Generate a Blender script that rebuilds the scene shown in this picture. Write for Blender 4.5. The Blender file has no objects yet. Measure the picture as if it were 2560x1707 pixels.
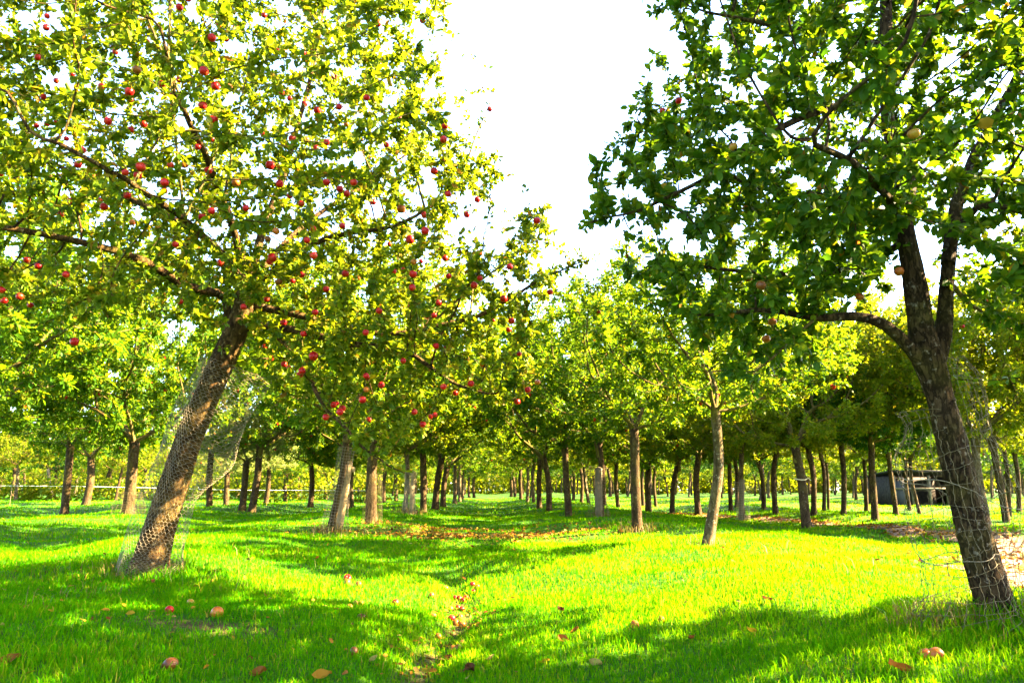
import bpy, math, random
import numpy as np
from mathutils import Vector

R = math.radians
random.seed(7)
rng = np.random.default_rng(11)

# ------------------------------------------------------------------ camera, world, sun, exposure
F_PX, W_PX, H_PX = 1828.0, 2560.0, 1707.0
PITCH = R(11.4)
EYE = np.array([0.0, 0.0, 1.0])
SUN_AZ, SUN_EL = R(86), R(34)          # azimuth measured from the view direction towards the right

scene = bpy.context.scene
cam_data = bpy.data.cameras.new("camera")
cam_data.sensor_width = 36.0
cam_data.lens = F_PX / W_PX * 36.0
cam_data.clip_start, cam_data.clip_end = 0.05, 2000.0
cam = bpy.data.objects.new("camera", cam_data)
cam.location = EYE
cam.rotation_euler = (R(90) + PITCH, 0, 0)
scene.collection.objects.link(cam)
scene.camera = cam

world = bpy.data.worlds.new("World")
scene.world = world
world.use_nodes = True
wn, wl = world.node_tree.nodes, world.node_tree.links
bg = wn["Background"]
sky = wn.new("ShaderNodeTexSky")
sky.sky_type = 'NISHITA'
sky.sun_disc = False
sky.sun_elevation, sky.sun_rotation = SUN_EL, SUN_AZ
sky.air_density, sky.dust_density, sky.ozone_density = 0.9, 1.0, 1.5
wl.new(sky.outputs[0], bg.inputs[0])
bg.inputs[1].default_value = 0.062

sun_data = bpy.data.lights.new("sun", 'SUN')
sun_data.energy = 5.0
sun_data.angle = R(0.53)
sun_data.color = (1.0, 0.77, 0.46)
sun = bpy.data.objects.new("sun", sun_data)
to_sun = Vector((math.sin(SUN_AZ) * math.cos(SUN_EL), math.cos(SUN_AZ) * math.cos(SUN_EL), math.sin(SUN_EL)))
sun.rotation_euler = to_sun.to_track_quat('Z', 'Y').to_euler()
sun.location = (20, 0, 30)
scene.collection.objects.link(sun)

scene.view_settings.view_transform = 'Standard'
scene.view_settings.look = 'None'
scene.view_settings.exposure = 4.95
scene.view_settings.gamma = 1.0
cy = scene.cycles
cy.max_bounces, cy.diffuse_bounces, cy.glossy_bounces, cy.transmission_bounces = 6, 4, 2, 4
cy.use_denoising = True

# ------------------------------------------------------------------ helpers: pixel -> world
RIGHT = np.array([1.0, 0, 0])
FWD = np.array([0, math.cos(PITCH), math.sin(PITCH)])
UP = np.array([0, -math.sin(PITCH), math.cos(PITCH)])

def ray(px, py):
    return FWD + (px - W_PX / 2) / F_PX * RIGHT - (py - H_PX / 2) / F_PX * UP

def at(px, py, Y):
    d = ray(px, py)
    return EYE + d * (Y / d[1])

def project(P):
    q = np.asarray(P) - EYE
    z = q @ FWD
    return W_PX / 2 + F_PX * (q @ RIGHT) / z, H_PX / 2 - F_PX * (q @ UP) / z

def smooth(a, b, x):
    t = np.clip((x - a) / (b - a), 0, 1)
    return t * t * (3 - 2 * t)

def terrain(x, y):
    x = np.asarray(x, float); y = np.asarray(y, float)
    u = x + 0.025 * y
    z = 0.10 * (1 - np.cos(2 * np.pi * (u + 0.25) / 6.8))
    z = z + 0.12 * smooth(3, 11, y)
    near = 1 - smooth(14, 40, y)
    z = z + near * (0.035 * np.sin(1.3 * x + 0.7 * y + 0.5) + 0.03 * np.sin(0.8 * x - 1.9 * y) + 0.018 * np.sin(3.1 * x + 2.3 * y) + 0.014 * np.sin(-2.2 * x + 4.1 * y + 1))
    z = z + (1 - near) * 0.05 * np.sin(0.31 * x + 0.55 * y)
    uu = u + 0.33 + 0.10 * np.sin(1.7 * y)
    z = z - 0.11 * np.exp(-(uu / 0.19) ** 2) * (1 - smooth(7.5, 10, y))
    z = z + 0.05 * smooth(18, 60, y) * np.sin(0.16 * x + 1)
    return z

def ground(px, py):
    d = ray(px, py)
    if py > 1262:
        t = 2.0
        while t < 80:
            p = EYE + d * t
            if p[2] <= terrain(p[0], p[1]):
                break
            t += 0.01
        p = EYE + d * t
    else:
        t = (0.28 - EYE[2]) / d[2] if d[2] < 0 else 200
        p = EYE + d * t
    return np.array([p[0], p[1], float(terrain(p[0], p[1]))])

# ------------------------------------------------------------------ helpers: meshes and objects
def mesh_from(name, V, polys, mats, midx=None, rnd=None, smooth_shade=False):
    """V n x 3; polys list of int arrays (m x k); midx list of material indices per array; rnd list of per-face values."""
    V = np.asarray(V, np.float32)
    me = bpy.data.meshes.new(name)
    polys = [np.asarray(p, np.int32) for p in polys if len(p)]
    loops = np.concatenate([p.ravel() for p in polys]) if polys else np.zeros(0, np.int32)
    counts = np.concatenate([np.full(len(p), p.shape[1], np.int32) for p in polys]) if polys else np.zeros(0, np.int32)
    starts = np.concatenate([[0], np.cumsum(counts)[:-1]]).astype(np.int32)
    me.vertices.add(len(V)); me.vertices.foreach_set("co", V.ravel())
    me.loops.add(len(loops)); me.loops.foreach_set("vertex_index", loops)
    me.polygons.add(len(counts)); me.polygons.foreach_set("loop_start", starts)
    for m in (mats if isinstance(mats, (list, tuple)) else [mats]):
        me.materials.append(m)
    if midx is not None:
        mi = np.concatenate([np.full(len(p), i, np.int32) if np.isscalar(i) else np.asarray(i, np.int32) for p, i in zip(polys, midx)])
        me.polygons.foreach_set("material_index", mi)
    if smooth_shade:
        me.polygons.foreach_set("use_smooth", np.ones(len(counts), bool))
    if rnd is not None:
        a = me.attributes.new("rnd", 'FLOAT', 'FACE')
        a.data.foreach_set("value", np.concatenate(rnd).astype(np.float32))
    me.update(calc_edges=True)
    return me

def obj(name, me, parent=None, loc=None):
    o = bpy.data.objects.new(name, me)
    scene.collection.objects.link(o)
    if parent is not None:
        o.parent = parent
    if loc is not None:
        o.location = [float(v) for v in loc]
    return o

def tag(o, label=None, cat=None, group=None, kind=None):
    if label: o["label"] = label
    if cat: o["category"] = cat
    if group: o["group"] = group
    if kind: o["kind"] = kind
    return o

def thing(name, label, cat, loc, group=None):
    o = bpy.data.objects.new(name, None)
    o.empty_display_size = 0.2
    scene.collection.objects.link(o)
    o.location = [float(v) for v in loc]
    return tag(o, label, cat, group)

def unit(v):
    return v / (np.linalg.norm(v, axis=-1, keepdims=True) + 1e-9)

def tube(P, rad, k, noise=0.0, seed=0, cap=True):
    """tube with k sides along points P with radii rad -> (V, quads, tris)"""
    P = np.asarray(P, float); n = len(P)
    T = np.gradient(P, axis=0); T = unit(T)
    ref = np.array([0.0, 1.0, 0.1]) if abs(T[0] @ np.array([0, 1, 0.1])) < 0.9 else np.array([1.0, 0, 0])
    A = np.zeros((n, 3)); B = np.zeros((n, 3))
    a = ref - T[0] * (ref @ T[0])
    for i in range(n):
        a = a - T[i] * (a @ T[i]); a = a / (np.linalg.norm(a) + 1e-9)
        A[i] = a; B[i] = np.cross(T[i], a)
    th = np.arange(k) * 2 * np.pi / k
    rr = np.asarray(rad, float)[:, None] * np.ones(k)[None]
    if noise:
        r_ = np.random.default_rng(seed)
        s = np.linspace(0, 1, n)[:, None] * n
        f = np.zeros((n, k))
        for _ in range(9):
            q = r_.integers(1, 7); w = r_.uniform(.1, .9); ph = r_.uniform(0, 6.3)
            f += r_.uniform(.3, 1) * np.sin(q * th[None] + w * s * 0.6 + ph) / (0.6 + 0.35 * q)
        rr = rr * (1 + noise * f + noise * 0.35 * r_.standard_normal((n, k)))
    V = P[:, None] + rr[..., None] * (np.cos(th)[None, :, None] * A[:, None] + np.sin(th)[None, :, None] * B[:, None])
    V = V.reshape(-1, 3)
    i = np.arange(n - 1)[:, None] * k; j = np.arange(k)[None]; j2 = (j + 1) % k
    Q = np.stack([i + j, i + j2, i + k + j2, i + k + j], -1).reshape(-1, 4)
    tri = np.zeros((0, 3), int)
    if cap:
        V = np.vstack([V, P[-1] + T[-1] * rad[-1] * 0.5])
        c = len(V) - 1; b = (n - 1) * k
        tri = np.stack([b + np.arange(k), b + (np.arange(k) + 1) % k, np.full(k, c)], -1)
    return V, Q, tri

class MB:
    """collects pieces into one mesh"""
    def __init__(self): self.V, self.Q, self.T, self.qm, self.tm, self.n = [], [], [], [], [], 0
    def add(self, V, Q=None, T=None, m=0):
        V = np.asarray(V, float); self.V.append(V)
        if Q is not None and len(Q): self.Q.append(np.asarray(Q) + self.n); self.qm.append(np.full(len(Q), m))
        if T is not None and len(T): self.T.append(np.asarray(T) + self.n); self.tm.append(np.full(len(T), m))
        self.n += len(V)
    def tube(self, P, rad, k=8, noise=0.0, seed=0, m=0, cap=True):
        rad = np.full(len(P), rad) if np.isscalar(rad) else rad
        self.add(*tube(P, rad, k, noise, seed, cap), m=m)
    def box(self, c, s, rot=0.0, m=0, tilt=None):
        c = np.asarray(c, float); s = np.asarray(s, float) / 2
        g = np.array([[x, y, z] for x in (-1, 1) for y in (-1, 1) for z in (-1, 1)], float) * s
        ca, sa = math.cos(rot), math.sin(rot)
        M = np.array([[ca, -sa, 0], [sa, ca, 0], [0, 0, 1]])
        if tilt is not None: M = M @ tilt
        self.add(g @ M.T + c, [[0, 1, 3, 2], [4, 6, 7, 5], [0, 4, 5, 1], [2, 3, 7, 6], [0, 2, 6, 4], [1, 5, 7, 3]], m=m)
    def mesh(self, name, mats, smooth_shade=False):
        polys, mi = [], []
        if self.Q: polys.append(np.concatenate(self.Q)); mi.append(np.concatenate(self.qm))
        if self.T: polys.append(np.concatenate(self.T)); mi.append(np.concatenate(self.tm))
        return mesh_from(name, np.concatenate(self.V), polys, mats, mi, None, smooth_shade)

def wires(P0, P1, r):
    P0 = np.asarray(P0, float); P1 = np.asarray(P1, float)
    d = unit(P1 - P0)
    ref = np.where(np.abs(d[:, 2:3]) > 0.9, np.array([[1.0, 0, 0]]), np.array([[0, 0, 1.0]]))
    a = unit(np.cross(d, ref)); b = np.cross(d, a)
    n = len(P0); V = np.zeros((n, 6, 3))
    for k in range(3):
        o = r * (math.cos(k * 2.0944) * a + math.sin(k * 2.0944) * b)
        V[:, k] = P0 - d * r * .3 + o; V[:, 3 + k] = P1 + d * r * .3 + o
    base = np.arange(n)[:, None, None] * 6
    Q = np.array([[0, 1, 4, 3], [1, 2, 5, 4], [2, 0, 3, 5]])[None]
    return V.reshape(-1, 3), (base + Q).reshape(-1, 4)

def spline(P, n):
    P = np.asarray(P, float); m = len(P)
    Q = np.vstack([2 * P[0] - P[1], P, 2 * P[-1] - P[-2]])
    t = np.linspace(0, m - 1 - 1e-6, n); i = t.astype(int); f = (t - i)[:, None]
    p0, p1, p2, p3 = Q[i], Q[i + 1], Q[i + 2], Q[i + 3]
    return 0.5 * (2 * p1 + (p2 - p0) * f + (2 * p0 - 5 * p1 + 4 * p2 - p3) * f ** 2 + (3 * p1 - p0 - 3 * p2 + p3) * f ** 3)

# ------------------------------------------------------------------ materials
def new_mat(name):
    m = bpy.data.materials.new(name); m.use_nodes = True
    nt = m.node_tree
    for n in list(nt.nodes): nt.nodes.remove(n)
    out = nt.nodes.new("ShaderNodeOutputMaterial")
    return m, nt, out

def ramp(nt, stops, fac):
    r = nt.nodes.new("ShaderNodeValToRGB")
    e = r.color_ramp.elements
    while len(e) < len(stops): e.new(0.5)
    for q, (p, c) in zip(e, stops):
        q.position = p; q.color = (*c, 1)
    nt.links.new(fac, r.inputs[0])
    return r.outputs[0]

def leaf_mat(name, stops, tstops, trans=0.45, gloss=0.16, rough=0.45):
    m, nt, out = new_mat(name)
    at_ = nt.nodes.new("ShaderNodeAttribute"); at_.attribute_name = "rnd"
    col = ramp(nt, stops, at_.outputs["Fac"]); tcol = ramp(nt, tstops, at_.outputs["Fac"])
    p = nt.nodes.new("ShaderNodeBsdfPrincipled")
    p.inputs["Roughness"].default_value = rough
    p.inputs["Specular IOR Level"].default_value = gloss
    nt.links.new(col, p.inputs["Base Color"])
    t = nt.nodes.new("ShaderNodeBsdfTranslucent"); nt.links.new(tcol, t.inputs[0])
    mx = nt.nodes.new("ShaderNodeMixShader"); mx.inputs[0].default_value = trans
    nt.links.new(p.outputs[0], mx.inputs[1]); nt.links.new(t.outputs[0], mx.inputs[2])
    nt.links.new(mx.outputs[0], out.inputs[0])
    return m

# leaf kinds: mostly green with some yellow and a few brown leaves
LEAF_RED_TREE = leaf_mat("leaf_yellow_green",
    [(0, (.026, .058, .002)), (.45, (.050, .084, .0025)), (.80, (.085, .105, .003)), (.94, (.16, .135, .005)), (1, (.15, .06, .008))],
    [(0, (.080, .135, .002)), (.45, (.15, .195, .0025)), (.80, (.22, .23, .003)), (.94, (.27, .215, .006)), (1, (.24, .09, .008))], .47, .07)
LEAF_GREEN_TREE = leaf_mat("leaf_deep_green",
    [(0, (.014, .045, .003)), (.5, (.028, .066, .003)), (.86, (.052, .090, .003)), (.97, (.09, .11, .005)), (1, (.22, .08, .010))],
    [(0, (.045, .12, .002)), (.5, (.095, .17, .002)), (.86, (.16, .21, .003)), (.97, (.24, .22, .004)), (1, (.34, .09, .01))], .42, .07)
LEAF_MID = leaf_mat("leaf_orchard_green",
    [(0, (.017, .060, .0025)), (.5, (.032, .080, .0025)), (.85, (.060, .100, .003)), (.97, (.13, .13, .006)), (1, (.16, .07, .008))],
    [(0, (.07, .15, .002)), (.5, (.13, .21, .002)), (.85, (.20, .245, .003)), (.97, (.29, .24, .006)), (1, (.28, .10, .008))], .5, .06)
LEAF_MID_YELLOW = leaf_mat("leaf_orchard_yellow",
    [(0, (.036, .075, .0025)), (.5, (.068, .100, .003)), (.85, (.11, .12, .005)), (1, (.18, .11, .008))],
    [(0, (.13, .20, .002)), (.5, (.21, .25, .003)), (.85, (.29, .29, .005)), (1, (.36, .24, .008))], .52, .06)
LEAF_MID_DARK = leaf_mat("leaf_orchard_dark",
    [(0, (.010, .050, .006)), (.6, (.020, .075, .006)), (.9, (.045, .10, .006)), (1, (.12, .12, .01))],
    [(0, (.03, .10, .002)), (.6, (.06, .14, .002)), (.9, (.12, .18, .002)), (1, (.22, .19, .006))], .38, .06)
LEAF_PALE = leaf_mat("leaf_silver_green",
    [(0, (.08, .12, .02)), (.6, (.14, .17, .035)), (1, (.22, .20, .06))],
    [(0, (.16, .22, .02)), (.6, (.20, .24, .03)), (1, (.28, .24, .05))], .4, .12)
GRASS = leaf_mat("grass_blade",
    [(0, (.010, .085, .0010)), (.45, (.028, .150, .0008)), (.80, (.072, .190, .0008)), (.93, (.13, .18, .002)), (1, (.20, .14, .02))],
    [(0, (.08, .22, .0006)), (.45, (.13, .28, .0006)), (.80, (.18, .30, .0008)), (.93, (.23, .27, .003)), (1, (.28, .20, .03))], .42, .0, .7)
DRY_GRASS = leaf_mat("dry_grass",
    [(0, (.06, .036, .008)), (.5, (.11, .07, .013)), (.8, (.05, .08, .004)), (1, (.20, .14, .04))],
    [(0, (.08, .045, .008)), (.5, (.14, .08, .012)), (.8, (.08, .12, .004)), (1, (.22, .15, .04))], .3, .2, .6)
LITTER = leaf_mat("fallen_leaf",
    [(0, (.20, .13, .006)), (.35, (.20, .08, .006)), (.6, (.11, .03, .005)), (.8, (.045, .016, .005)), (1, (.20, .15, .03))],
    [(0, (.24, .16, .01)), (.35, (.26, .11, .01)), (.6, (.15, .045, .006)), (.8, (.06, .02, .005)), (1, (.26, .2, .04))], .25, .05, .65)

def bark_mat(name, c0, c1, c2, lichen, moss=0.3, scale=14.0, bump=0.6):
    m, nt, out = new_mat(name)
    tc = nt.nodes.new("ShaderNodeTexCoord")
    mp = nt.nodes.new("ShaderNodeMapping"); mp.inputs["Scale"].default_value = (1, 1, .38)
    nt.links.new(tc.outputs["Object"], mp.inputs[0])
    n1 = nt.nodes.new("ShaderNodeTexNoise"); n1.inputs["Scale"].default_value = scale; n1.inputs["Detail"].default_value = 8
    n1.inputs["Roughness"].default_value = .7
    nt.links.new(mp.outputs[0], n1.inputs["Vector"])
    v = nt.nodes.new("ShaderNodeTexVoronoi"); v.feature = 'DISTANCE_TO_EDGE'; v.inputs["Scale"].default_value = scale * 2.2
    wp = nt.nodes.new("ShaderNodeMixRGB"); wp.inputs[0].default_value = .12
    nt.links.new(mp.outputs[0], wp.inputs[1]); nt.links.new(n1.outputs["Color"], wp.inputs[2])
    nt.links.new(wp.outputs[0], v.inputs["Vector"])
    col = ramp(nt, [(.3, c0), (.5, c1), (.72, c2)], n1.outputs["Fac"])
    crack = ramp(nt, [(0, (.35, .35, .35)), (.12, (1, 1, 1))], v.outputs["Distance"])
    mul = nt.nodes.new("ShaderNodeMixRGB"); mul.blend_type = 'MULTIPLY'; mul.inputs[0].default_value = .75
    nt.links.new(col, mul.inputs[1]); nt.links.new(crack, mul.inputs[2])
    # lichen spots
    n2 = nt.nodes.new("ShaderNodeTexNoise"); n2.inputs["Scale"].default_value = 26; n2.inputs["Detail"].default_value = 3
    nt.links.new(tc.outputs["Object"], n2.inputs["Vector"])
    msk = ramp(nt, [(.62, (0, 0, 0)), (.68, (1, 1, 1))], n2.outputs["Fac"])
    ml = nt.nodes.new("ShaderNodeMixRGB"); nt.links.new(msk, ml.inputs[0])
    nt.links.new(mul.outputs[0], ml.inputs[1]); ml.inputs[2].default_value = (*lichen, 1)
    # moss tint
    n3 = nt.nodes.new("ShaderNodeTexNoise"); n3.inputs["Scale"].default_value = 4; n3.inputs["Detail"].default_value = 5
    nt.links.new(tc.outputs["Object"], n3.inputs["Vector"])
    mk = ramp(nt, [(.48, (0, 0, 0)), (.66, (moss, moss, moss))], n3.outputs["Fac"])
    mm = nt.nodes.new("ShaderNodeMixRGB"); nt.links.new(mk, mm.inputs[0])
    nt.links.new(ml.outputs[0], mm.inputs[1]); mm.inputs[2].default_value = (.10, .085, .012, 1)
    p = nt.nodes.new("ShaderNodeBsdfPrincipled"); p.inputs["Roughness"].default_value = .85
    p.inputs["Specular IOR Level"].default_value = .04
    nt.links.new(mm.outputs[0], p.inputs["Base Color"])
    add = nt.nodes.new("ShaderNodeMath"); add.operation = 'ADD'
    nt.links.new(n1.outputs["Fac"], add.inputs[0])
    cm = nt.nodes.new("ShaderNodeMath"); cm.operation = 'MULTIPLY'; cm.inputs[1].default_value = .6
    nt.links.new(crack, cm.inputs[0]); nt.links.new(cm.outputs[0], add.inputs[1])
    b = nt.nodes.new("ShaderNodeBump"); b.inputs["Strength"].default_value = bump; b.inputs["Distance"].default_value = .05
    nt.links.new(add.outputs[0], b.inputs["Height"]); nt.links.new(b.outputs[0], p.inputs["Normal"])
    nt.links.new(p.outputs[0], out.inputs[0])
    return m

BARK_LEAN = bark_mat("bark_tan", (.020, .010, .003), (.060, .033, .011), (.15, .088, .032), (.20, .14, .06), .35, 12, 1.0)
BARK_LICHEN = bark_mat("bark_grey_lichen", (.014, .008, .003), (.038, .022, .009), (.075, .048, .022), (.16, .125, .08), .25, 13, 1.0)
BARK = bark_mat("bark_brown", (.018, .011, .005), (.042, .026, .012), (.075, .05, .025), (.10, .08, .045), .25, 9)
BARK_PALE = bark_mat("bark_pale", (.028, .018, .008), (.075, .052, .025), (.15, .11, .06), (.22, .18, .11), .2, 9)
TWIG = bark_mat("twig_bark", (.035, .024, .008), (.075, .052, .016), (.13, .10, .03), (.15, .13, .05), .6, 10, .3)

def plain(name, c, rough=.6, metal=0.0, var=.25, scale=30, spec=.08):
    m, nt, out = new_mat(name)
    tc = nt.nodes.new("ShaderNodeTexCoord")
    n = nt.nodes.new("ShaderNodeTexNoise"); n.inputs["Scale"].default_value = scale; n.inputs["Detail"].default_value = 5
    nt.links.new(tc.outputs["Object"], n.inputs["Vector"])
    col = ramp(nt, [(.3, tuple(v * (1 - var) for v in c)), (.7, tuple(min(1, v * (1 + var)) for v in c))], n.outputs["Fac"])
    p = nt.nodes.new("ShaderNodeBsdfPrincipled")
    p.inputs["Roughness"].default_value = rough; p.inputs["Metallic"].default_value = metal
    p.inputs["Specular IOR Level"].default_value = spec
    nt.links.new(col, p.inputs["Base Color"]); nt.links.new(p.outputs[0], out.inputs[0])
    return m

def apple_mat(name, c0, c1, c2):
    m, nt, out = new_mat(name)
    tc = nt.nodes.new("ShaderNodeTexCoord"); oi = nt.nodes.new("ShaderNodeObjectInfo")
    n = nt.nodes.new("ShaderNodeTexNoise"); n.inputs["Scale"].default_value = 22; n.inputs["Detail"].default_value = 4
    va = nt.nodes.new("ShaderNodeVectorMath"); va.operation = 'ADD'
    nt.links.new(tc.outputs["Object"], va.inputs[0]); nt.links.new(oi.outputs["Location"], va.inputs[1])
    nt.links.new(va.outputs[0], n.inputs["Vector"])
    col = ramp(nt, [(.34, c0), (.55, c1), (.72, c2)], n.outputs["Fac"])
    p = nt.nodes.new("ShaderNodeBsdfPrincipled"); p.inputs["Roughness"].default_value = .35
    p.inputs["Specular IOR Level"].default_value = .16
    p.inputs["Subsurface Weight"].default_value = 0.0
    nt.links.new(col, p.inputs["Base Color"]); nt.links.new(p.outputs[0], out.inputs[0])
    return m
APPLE_RED = apple_mat("apple_red", (.23, .002, .003), (.30, .005, .003), (.34, .05, .006))
APPLE_ORANGE = apple_mat("apple_orange", (.22, .035, .003), (.26, .07, .006), (.28, .11, .010))
APPLE_YELLOW = apple_mat("apple_yellow", (.22, .13, .010), (.26, .12, .010), (.24, .06, .008))
APPLE_BROWN = apple_mat("apple_brown", (.07, .020, .003), (.13, .04, .005), (.17, .06, .008))
WIRE = plain("galvanised_wire", (.16, .13, .08), .55, .2, .3, 40)
WIRE_OLD = plain("dull_wire", (.085, .066, .03), .6, .2, .3, 40)
PLASTIC_NET = plain("pale_plastic_net", (.24, .20, .12), .5, 0, .15, 20)
WOOD = plain("weathered_post_wood", (.24, .165, .075), .8, 0, .35, 9)
WOOD_GREY = plain("grey_wood", (.11, .085, .05), .8, 0, .3, 9)
WOOD_DARK = plain("dark_shed_boards", (.035, .028, .022), .8, 0, .4, 8)
ROPE = plain("pale_rope", (.45, .36, .20), .8, 0, .2, 60)
TAPE = plain("white_fence_tape", (.75, .75, .72), .5, 0, .08, 20)
BLACK_RUBBER = plain("black_rubber", (.012, .012, .012), .6, 0, .3, 30)

def ground_mat():
    m, nt, out = new_mat("meadow_ground")
    tc = nt.nodes.new("ShaderNodeTexCoord")
    n1 = nt.nodes.new("ShaderNodeTexNoise"); n1.inputs["Scale"].default_value = .9; n1.inputs["Detail"].default_value = 7; n1.inputs["Roughness"].default_value = .65
    n2 = nt.nodes.new("ShaderNodeTexNoise"); n2.inputs["Scale"].default_value = 24; n2.inputs["Detail"].default_value = 6
    for n in (n1, n2): nt.links.new(tc.outputs["Object"], n.inputs["Vector"])
    a = ramp(nt, [(.30, (.012, .050, .0006)), (.5, (.026, .080, .0006)), (.70, (.055, .105, .001))], n1.outputs["Fac"])
    b = ramp(nt, [(.30, (.45, .45, .45)), (.6, (1, 1, 1))], n2.outputs["Fac"])
    mu = nt.nodes.new("ShaderNodeMixRGB"); mu.blend_type = 'MULTIPLY'; mu.inputs[0].default_value = 1
    nt.links.new(a, mu.inputs[1]); nt.links.new(b, mu.inputs[2])
    p = nt.nodes.new("ShaderNodeBsdfPrincipled"); p.inputs["Roughness"].default_value = .9; p.inputs["Specular IOR Level"].default_value = .1
    so = nt.nodes.new("ShaderNodeAttribute"); so.attribute_name = "soil"
    n3 = nt.nodes.new("ShaderNodeTexNoise"); n3.inputs["Scale"].default_value = 11; n3.inputs["Detail"].default_value = 6
    nt.links.new(tc.outputs["Object"], n3.inputs["Vector"])
    sc_ = ramp(nt, [(.35, (.022, .012, .004)), (.6, (.070, .038, .012)), (.75, (.12, .075, .02))], n3.outputs["Fac"])
    ms = nt.nodes.new("ShaderNodeMixRGB"); nt.links.new(so.outputs["Fac"], ms.inputs[0])
    nt.links.new(mu.outputs[0], ms.inputs[1]); nt.links.new(sc_, ms.inputs[2])
    nt.links.new(ms.outputs[0], p.inputs["Base Color"])
    bp = nt.nodes.new("ShaderNodeBump"); bp.inputs["Strength"].default_value = .7; bp.inputs["Distance"].default_value = .05
    nt.links.new(n2.outputs["Fac"], bp.inputs["Height"]); nt.links.new(bp.outputs[0], p.inputs["Normal"])
    nt.links.new(p.outputs[0], out.inputs[0])
    return m

def path_mat():
    m, nt, out = new_mat("leafy_soil")
    tc = nt.nodes.new("ShaderNodeTexCoord")
    n1 = nt.nodes.new("ShaderNodeTexNoise"); n1.inputs["Scale"].default_value = 3; n1.inputs["Detail"].default_value = 8; n1.inputs["Roughness"].default_value = .7
    nt.links.new(tc.outputs["Object"], n1.inputs["Vector"])
    a = ramp(nt, [(.3, (.05, .020, .007)), (.5, (.11, .052, .018)), (.7, (.19, .11, .045))], n1.outputs["Fac"])
    p = nt.nodes.new("ShaderNodeBsdfPrincipled"); p.inputs["Roughness"].default_value = .95
    nt.links.new(a, p.inputs["Base Color"])
    bp = nt.nodes.new("ShaderNodeBump"); bp.inputs["Strength"].default_value = .8; bp.inputs["Distance"].default_value = .04
    nt.links.new(n1.outputs["Fac"], bp.inputs["Height"]); nt.links.new(bp.outputs[0], p.inputs["Normal"])
    nt.links.new(p.outputs[0], out.inputs[0])
    return m

# ------------------------------------------------------------------ ground, path
def soil_at(x, y):
    """where the turf is worn through: the rut down the alley, a scrape on the left, litter under the left row"""
    u = x + .025 * y
    rut = np.exp(-((u + .33 + .10 * np.sin(1.7 * y)) / .105) ** 2) * (1 - smooth(6.8, 8.5, y)) * (.40 + .55 * (np.sin(y * 4.3) > -.4))
    scrape = np.exp(-(((x + 1.95) / .5) ** 2 + ((y - 4.85) / .15) ** 2))
    band = .55 * np.exp(-(((x + .9) / 2.0) ** 2 + ((y - 13.2) / 1.5) ** 2))
    return np.clip(rut + scrape + band, 0, 1)

def axis(lo, hi, mid0, mid1, fine, n_out):
    a = mid0 - np.geomspace(fine, mid0 - lo, n_out)[::-1]
    b = np.arange(mid0, mid1 + fine / 2, fine)
    c = mid1 + np.geomspace(fine, hi - mid1, n_out)
    return np.concatenate([a, b, c])
gx = axis(-260, 260, -9, 9, .10, 60); gy = axis(-60, 420, -1, 17, .10, 70)
GX, GY = np.meshgrid(gx, gy); GZ = terrain(GX, GY)
nx, ny = len(gx), len(gy)
ii = (np.arange(ny - 1)[:, None] * nx + np.arange(nx - 1)[None]).ravel()
gq = np.stack([ii, ii + 1, ii + nx + 1, ii + nx], -1)
gme = mesh_from("ground", np.stack([GX.ravel(), GY.ravel(), GZ.ravel()], -1), [gq], ground_mat(), smooth_shade=True)
sa = gme.attributes.new("soil", 'FLOAT', 'POINT'); sa.data.foreach_set("value", soil_at(GX.ravel(), GY.ravel()).astype(np.float32))
tag(obj("ground", gme), kind="structure")

path_px = [(2720, 1500), (2590, 1415), (2470, 1345), (2265, 1328), (2074, 1314), (1959, 1304), (1787, 1291), (1650, 1284)]
path_c = spline([ground(*p) for p in path_px], 60)
path_w = np.interp(np.linspace(0, 1, 60), [0, .15, .3, .5, .8, 1], [1.5, 1.25, .75, .55, .5, .3])
pd = unit(np.gradient(path_c[:, :2], axis=0)); pn = np.stack([-pd[:, 1], pd[:, 0]], -1)
pv, pk = [], 9
for i in range(60):
    for k in range(pk):
        f = (k / (pk - 1) - .5) * 2
        w = path_w[i] * (1 + .25 * math.sin(i * 1.3 + f * 2) + .12 * random.uniform(-1, 1)) * f * .62
        x, y = path_c[i, :2] + pn[i] * w
        pv.append((x, y, float(terrain(x, y)) + .012))
pi_ = (np.arange(59)[:, None] * pk + np.arange(pk - 1)[None]).ravel()
tag(obj("path", mesh_from("path", pv, [np.stack([pi_, pi_ + 1, pi_ + pk + 1, pi_ + pk], -1)], path_mat(), smooth_shade=True)), kind="structure")

def path_dist(x, y):
    d = np.full(np.shape(x), 9.0)
    for i in range(0, 60):
        d = np.minimum(d, np.hypot(x - path_c[i, 0], y - path_c[i, 1]) / path_w[i])
    return d

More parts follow.
